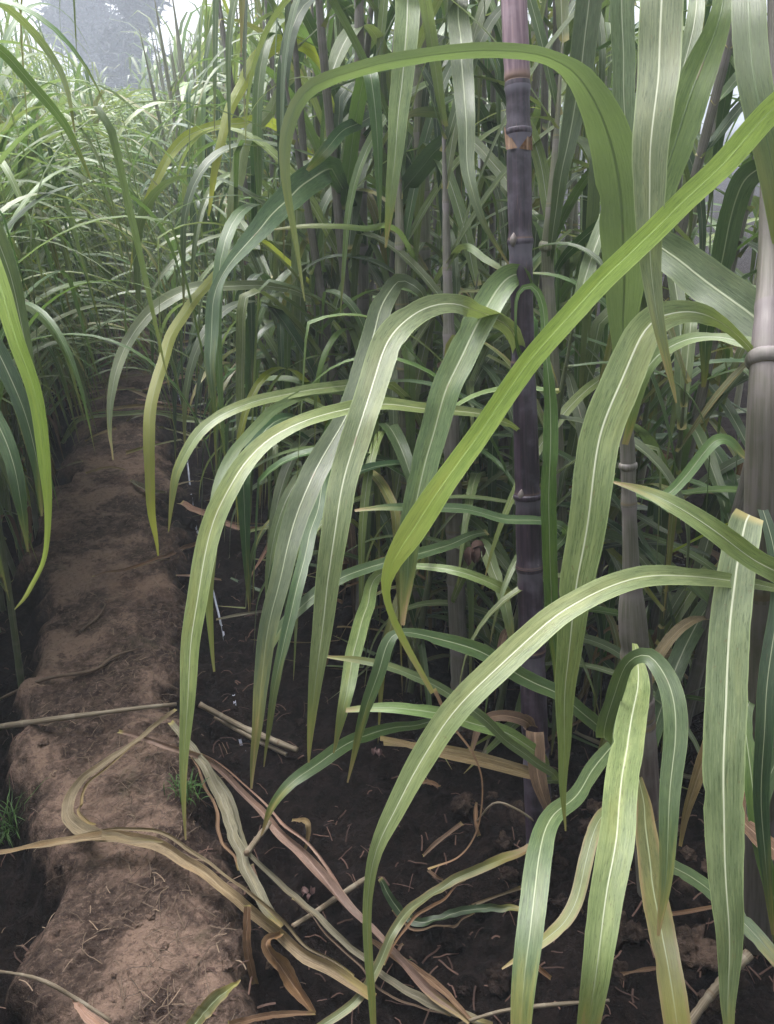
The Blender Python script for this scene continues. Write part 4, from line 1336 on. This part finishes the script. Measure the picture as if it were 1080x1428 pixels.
# stalks lying across the path further back
GR('fallen_leaf', 'pale fallen leaf with a pink end lying across the path further back', 'leaf', 'pale', [(86, 618, 8, .03), (100, 600, 9, .05), (112, 586, 8, .05), (150, 580, 9, .04), (210, 577, 10, .04), (260, 585, 12, .05), (330, 600, 12, .06)], rnd=.2)
ground_stick('dry_stick', 'white straw stalk lying on the far part of the path', 'stick', 'stick', [(118, 498, 3, .03), (138, 486, 4, .03), (153, 475, 3, .03)])
GR('dry_leaf', 'bleached husk scrap lying on the middle of the path', 'husk', 'greystraw', [(182, 671, 7, .012), (198, 680, 12, .015), (214, 686, 10, .015), (232, 688, 6, .01)], rnd=.9, fold=.5)
GR('dry_leaf', 'pale curved yellow-white leaf hanging over the far path', 'dry leaf', 'straw', [(196, 490, 5, .12), (168, 515, 7, .10), (152, 545, 6, .08), (152, 590, 5, .05), (158, 640, 3, .01)], rnd=.3)
for lab, pts in (('pale straw leaf lying straight across the far path under the drooping leaves', [(100, 585, 5, .03), (150, 572, 8, .04), (215, 566, 7, .04), (300, 578, 5, .03)]),
                 ('bleached straw leaf slanting over the far path toward the furrow', [(110, 545, 5, .02), (160, 528, 7, .04), (225, 520, 5, .03)]),
                 ('thin whitish straw leaf where the path darkens under the left row', [(70, 520, 4, .03), (120, 512, 6, .04), (180, 505, 4, .03)]),
                 ('short broken straw leaf on the path beside the bleached husk scrap', [(120, 660, 4, .015), (150, 652, 6, .02), (175, 655, 3, .012)])):
    GR('dry_leaf', lab, 'dry leaf', 'straw', pts, n=24)
rl = random.Random(5)
for k in range(48):
    x0, y0 = rl.choice(((rl.uniform(90, 300), rl.uniform(440, 650)), (rl.uniform(120, 250), rl.uniform(430, 560)), (rl.uniform(240, 700), rl.uniform(500, 900))))
    a = rl.uniform(-.5, .5) + rl.choice((0, PI))
    l = rl.uniform(30, 90)
    pts = [(x0 + math.cos(a) * l * t, y0 + math.sin(a) * l * t * .5 + 8 * t * t, rl.uniform(3, 8), .012 + .03 * math.sin(t * PI)) for t in (0, .33, .66, 1)]
    GR('dry_leaf', 'thin pale dry leaf among the litter under the rows', 'dry leaf', rl.choice(('straw', 'greystraw', 'straw', 'pink', 'old')), pts, n=14, group='dry leaves littering the far furrow')
for k in range(22):
    x0, y0 = rl.uniform(560, 1060), rl.uniform(980, 1420)
    a = rl.uniform(0, 6.28)
    l = rl.uniform(25, 90)
    pts = [(x0 + math.cos(a) * l * t + 10 * t * t, y0 + math.sin(a) * l * t * .6, rl.uniform(4, 10), .01 + .02 * math.sin(t * PI)) for t in (0, .33, .66, 1)]
    GR('dry_leaf', 'small brown dead leaf on the shaded soil under the canes', 'dry leaf', rl.choice(('brown', 'brown', 'straw', 'greystraw')), pts, n=14, group='small dead leaves under the canes')


# drip tape glinting along the furrow
def tape():
    P = [gpt(x, y, .012) for x, y in ((238, 440), (244, 500), (254, 580), (267, 690), (285, 780), (312, 885), (325, 960), (333, 1020), (350, 1070), (380, 1130))]
    Q = [Vector(q) for q in catmull([tuple(p) for p in P], 120)]
    mb = MB()
    C, W, S = [], [], []
    for i, q in enumerate(Q):
        t = (Q[min(i + 1, 119)] - Q[max(i - 1, 0)]).normalized()
        s = t.cross(UP).normalized()
        q = Vector((q.x, q.y, gz(q.x, q.y) - 0.004 + 0.010 * math.sin(i * .37) * math.sin(i * .11)))
        C.append(q)
        W.append(.007)
        S.append((s + UP * .4 * math.sin(i * .2)).normalized())
    ribbon(mb, C, W, S, fold=.5, curlbase=False, wave=.1)
    return tag(mb.build('irrigation_tape', mat=M['tape']), 'thin bluish plastic irrigation tape half buried along the furrow', 'irrigation tape')


tape()


# clods, each its own lump
def clod(px, py, s, path=False, label=None, group=None):
    p = gpt(px, py, 0)
    bm_v = []
    mb = MB()
    nu, nvv = 22, 15
    seed = R.uniform(0, 99)
    for j in range(nvv + 1):
        th = PI * j / nvv
        for i in range(nu):
            ph = 2 * PI * i / nu
            d = Vector((math.sin(th) * math.cos(ph), math.sin(th) * math.sin(ph), math.cos(th)))
            r = s * (.85 + .5 * noise.fractal(d * 1.5 + Vector((seed, 0, 0)), .6, 2.1, 5) - .35 * abs(noise.noise(d * 3.1 + Vector((0, seed, 0)))))
            mb.v.append(Vector((p.x + d.x * r, p.y + d.y * r, p.z + d.z * r * .62 + s * .2)))
    for j in range(nvv):
        for i in range(nu):
            a, b = j * nu + i, j * nu + (i + 1) % nu
            mb.f.append((a, b, b + nu, a + nu)[::-1])
    o = mb.build('soil_clod', mat=M['clod'])
    return tag(o, label, 'clod', group)


for k in range(60):
    clod(rl.uniform(540, 1080), rl.uniform(900, 1425), rl.uniform(.008, .034), False, 'dark crumbly soil clod in the shade under the canes on the right', 'soil clods under the canes')
for k in range(26):
    clod(rl.uniform(300, 700), rl.uniform(800, 1420), rl.uniform(.005, .014), False, 'small dark soil clod in the furrow right of the path', 'soil clods in the furrow')
for k in range(24):
    t = rl.random()
    clod(rl.choice((rl.uniform(30, 110), rl.uniform(60, 280))), rl.uniform(820, 1420), rl.uniform(.004, .011), True, 'small light soil clod on the dirt path', 'soil clods on the path')
clod(60, 1035, .014, True, 'larger flat clod at the left edge of the path under the thin stick')
clod(850, 1300, .05, False, 'big rough soil clod behind the pale hanging leaf at lower right')
clod(965, 1330, .055, False, 'big rough soil clod between the two hanging leaves at lower right')
clod(980, 800, .05, False, 'lit brown soil clod behind the arching leaf on the right')

# chaff and root fibres: nobody could count them
def chaff(name, n, region, lmin, lmax, wmax, mat, seed, lift=.004):
    rc = random.Random(seed)
    mb = MB()
    for _ in range(n):
        x, y = region(rc)
        z = gz(x, y) + lift
        a = rc.uniform(0, 6.28)
        l = rc.uniform(lmin, lmax)
        wd = rc.uniform(.0006, wmax)
        bend = rc.gauss(0, .45)
        b0 = len(mb.v)
        m = 5
        px_, py_ = x, y
        for i in range(m):
            t = i / (m - 1)
            aa = a + bend * t
            zz = max(gz(px_, py_, True) + .0015, z - .003) + l * .18 * math.sin(t * PI) * rc.uniform(.3, 1)
            sx, sy = -math.sin(aa) * wd, math.cos(aa) * wd
            mb.v += [Vector((px_ - sx, py_ - sy, zz)), Vector((px_ + sx, py_ + sy, zz + wd * .6))]
            px_ += math.cos(aa) * l / (m - 1)
            py_ += math.sin(aa) * l / (m - 1)
        for i in range(m - 1):
            q = b0 + 2 * i
            mb.f.append((q, q + 2, q + 3, q + 1))
    return tag(mb.build(name, mat=M[mat], origin=(0, 0, 0)), kind='stuff')


def on_path(rc):
    y = .75 + 3.4 * rc.random() ** 1.6
    return pc(y) + rc.gauss(0, .13), y


def off_path(rc):
    y = .7 + 3.6 * rc.random() ** 1.4
    return (rc.uniform(-.1, 1.2) if rc.random() < .8 else rc.uniform(-.8, -.4)), y


def patch_edge(rc):      # the tangle of fine roots along the right side of the path
    y = .8 + 1.4 * rc.random()
    return pc(y) + rc.gauss(.09, .06), y


tag(chaff('straw_litter', 330, on_path, .008, .04, .0010, 'litter', 3), 'fine straw chaff scattered on the dirt path', kind='stuff')
tag(chaff('root_litter', 380, patch_edge, .015, .06, .0007, 'root', 4), 'tangle of fine brown roots on the right side of the path', kind='stuff')
tag(chaff('leaf_litter', 1500, off_path, .008, .05, .0018, 'deadcurl', 6), 'dark broken leaf litter on the soil of the furrows', kind='stuff')


# little grass tufts
def tuft(px, py, n, h, label, seed):
    rc = random.Random(seed)
    p = gpt(px, py, 0)
    mb = MB()
    for _ in range(n):
        b = p + Vector((rc.gauss(0, .014), rc.gauss(0, .014), -.004))
        C, W, S = free_leaf(b, rc.uniform(0, 6.28), rc.uniform(.6, 1.5), h * rc.uniform(.4, 1.2), .0022, rc.uniform(1, 3), rc, n=6)
        ribbon(mb, C, W, S, cross=(-1, 0, 1), curlbase=False)
    return tag(mb.build('grass_tuft', mat=M['grass']), label, 'grass tuft')


tuft(258, 1108, 70, .055, 'fine green grass tuft under the hanging leaf at the edge of the path', 1)
tuft(14, 1165, 60, .09, 'fine green grass tuft at the left edge beside the path', 2)
tuft(545, 1325, 10, .02, 'tiny seedling on the dark soil in the lower middle', 3)


# withered husks
def husk(px, py, s, mat, label, h=.02, seed=1):
    rc = random.Random(seed)
    p = gpt(px, py, h)
    mb = MB()
    for k in range(4):
        C, W, S = free_leaf(p + Vector((rc.uniform(-s, s) * .4, rc.uniform(-s, s) * .4, 0)), rc.uniform(0, 6.28), rc.uniform(.2, 1.0), s * rc.uniform(.8, 1.6), s * .5, 5, rc, twist=2, n=9)
        ribbon(mb, C, W, S, fold=.6, wave=.15, curlbase=False)
    return tag(mb.build('withered_husk', mat=M[mat]), label, 'husk')


husk(432, 1245, .02, 'pinkhusk', 'crumpled pinkish husk on the dark soil beneath the pink sheath', .01, 3)
husk(525, 1050, .022, 'pinkhusk', 'crumpled pinkish husk at the end of the two dry straw leaves', .06, 5)


def hanging_husk(px, py, z, s, label, seed):
    rc = random.Random(seed)
    p = at(px, py, z)
    mb = MB()
    for k in range(5):
        C, W, S = free_leaf(p, rc.uniform(0, 6.28), rc.uniform(-.6, .6), s * rc.uniform(.7, 1.3), s * .45, 6, rc, twist=2, n=9)
        ribbon(mb, C, W, S, fold=.7, wave=.15, curlbase=False)
    return tag(mb.build('withered_leaf', mat=M['deadcurl']), label, 'dry leaf')


hanging_husk(660, 765, 1.52, .04, 'dark brown withered leaf curl hanging between green leaves left of the black cane', 2)

# ------------------------------------------------------------------ far field, trees and air
def far_field():
    rc = random.Random(77)
    mb = MB()
    mats = [mb.mat(M[m]) for m in ('green', 'pale', 'lush', 'blue')]
    for _ in range(5200):
        y = 12.5 + 34 * rc.random() ** 1.5
        x = rc.uniform(-.75, .45) * y + .03 * y
        if abs(x - pc(y)) < .35:
            continue
        h = (1.25 if x < 0 else 1.75) * rc.uniform(.5, 1.1)
        C, W, S = free_leaf(Vector((x, y, h)), rc.uniform(0, 6.28), rc.uniform(.6, 1.4), rc.uniform(.7, 1.3), .05, rc.uniform(1.5, 3.4), rc, n=6)
        ribbon(mb, C, W, S, cross=(-1, 1), mi=rc.choice(mats), wave=0, curlbase=False)
    return tag(mb.build('cane_thicket', origin=(0, 0, 0)), 'far mass of sugarcane closing the end of the path', kind='stuff')


far_field()


def tree(x, y, h, wd, label, seed, cone=1.0, n=7000):
    rc = random.Random(seed)
    root = tag(empty('tree', (x, y, gz(x, y, False))), label, 'tree')
    b = Vector((x, y, gz(x, y, False) - .1))
    mb = MB()
    tube(mb, [b + Vector((.15 * math.sin(i), .1 * math.cos(i * 2), h * .85 * i / 7)) for i in range(8)], [.22 * (1 - i / 8.5) for i in range(8)], 10, [0, 99])
    tips = []
    for i in range(26):
        z = h * rc.uniform(.12, .85)
        a = rc.uniform(0, 6.28)
        rmax = wd * (1 - cone * (z / h) ** 1.4) + .25
        e = b + Vector((math.cos(a) * rmax * .8, math.sin(a) * rmax * .8, z + rmax * .35))
        s = b + Vector((0, 0, z))
        tube(mb, [s, s.lerp(e, .5) + Vector((0, 0, .05)), e], [.07, .045, .02], 6, [0, 99])
        tips += [(s.lerp(e, t), rmax * .38) for t in (.55, .8, 1.0)]
    tips += [(b + Vector((0, 0, h * t)), .5) for t in (.9, .96)]
    mb.build('trunk', root, M['bark'])
    cb = MB()
    for _ in range(n):
        c, r = rc.choice(tips)
        p = c + Vector((rc.gauss(0, r * .55), rc.gauss(0, r * .55), rc.gauss(0, r * .5)))
        d1 = Vector((rc.gauss(0, 1), rc.gauss(0, 1), rc.gauss(0, .6))).normalized()
        d2 = d1.cross(Vector((rc.gauss(0, 1), rc.gauss(0, 1), rc.gauss(0, 1)))).normalized()
        l, w_ = rc.uniform(.09, .22), rc.uniform(.03, .07)
        k = len(cb.v)
        cb.v += [p - d1 * l, p - d2 * w_, p + d1 * l, p + d2 * w_]
        cb.f.append((k, k + 1, k + 2, k + 3))
    cb.build('crown', root, M['crown'], smooth=False)
    return root


tree(0.12, 30, 6.4, .95, 'dark hazy conical tree beyond the end of the path, its right slope against the sky', 1, .75, 20000)
tree(-1.75, 36, 7.6, 1.3, 'dark hazy tree standing left of the conical one beyond the field', 2, .7, 20000)

# air: thin mist over the field
b = NB('misty_air')
vol = b.n('VolumePrincipled')
vol.inputs['Color'].default_value = (0.80, 0.87, 1.0, 1)
vol.inputs['Density'].default_value = HAZE
vol.inputs['Anisotropy'].default_value = 0.2
b.l(vol.outputs[0], b.out.inputs['Volume'])
hz = MB()
X0, X1, Y0, Y1, Z0, Z1 = -62, 62, -22, 82, -1.6, 11.0
hz.v = [Vector(p) for p in ((X0, Y0, Z0), (X1, Y0, Z0), (X1, Y1, Z0), (X0, Y1, Z0), (X0, Y0, Z1), (X1, Y0, Z1), (X1, Y1, Z1), (X0, Y1, Z1))]
hz.f = [(3, 2, 1, 0), (4, 5, 6, 7), (0, 1, 5, 4), (1, 2, 6, 5), (2, 3, 7, 6), (3, 0, 4, 7)]
tag(hz.build('haze', mat=b.m, origin=(0, 0, 0), smooth=False), kind='stuff')
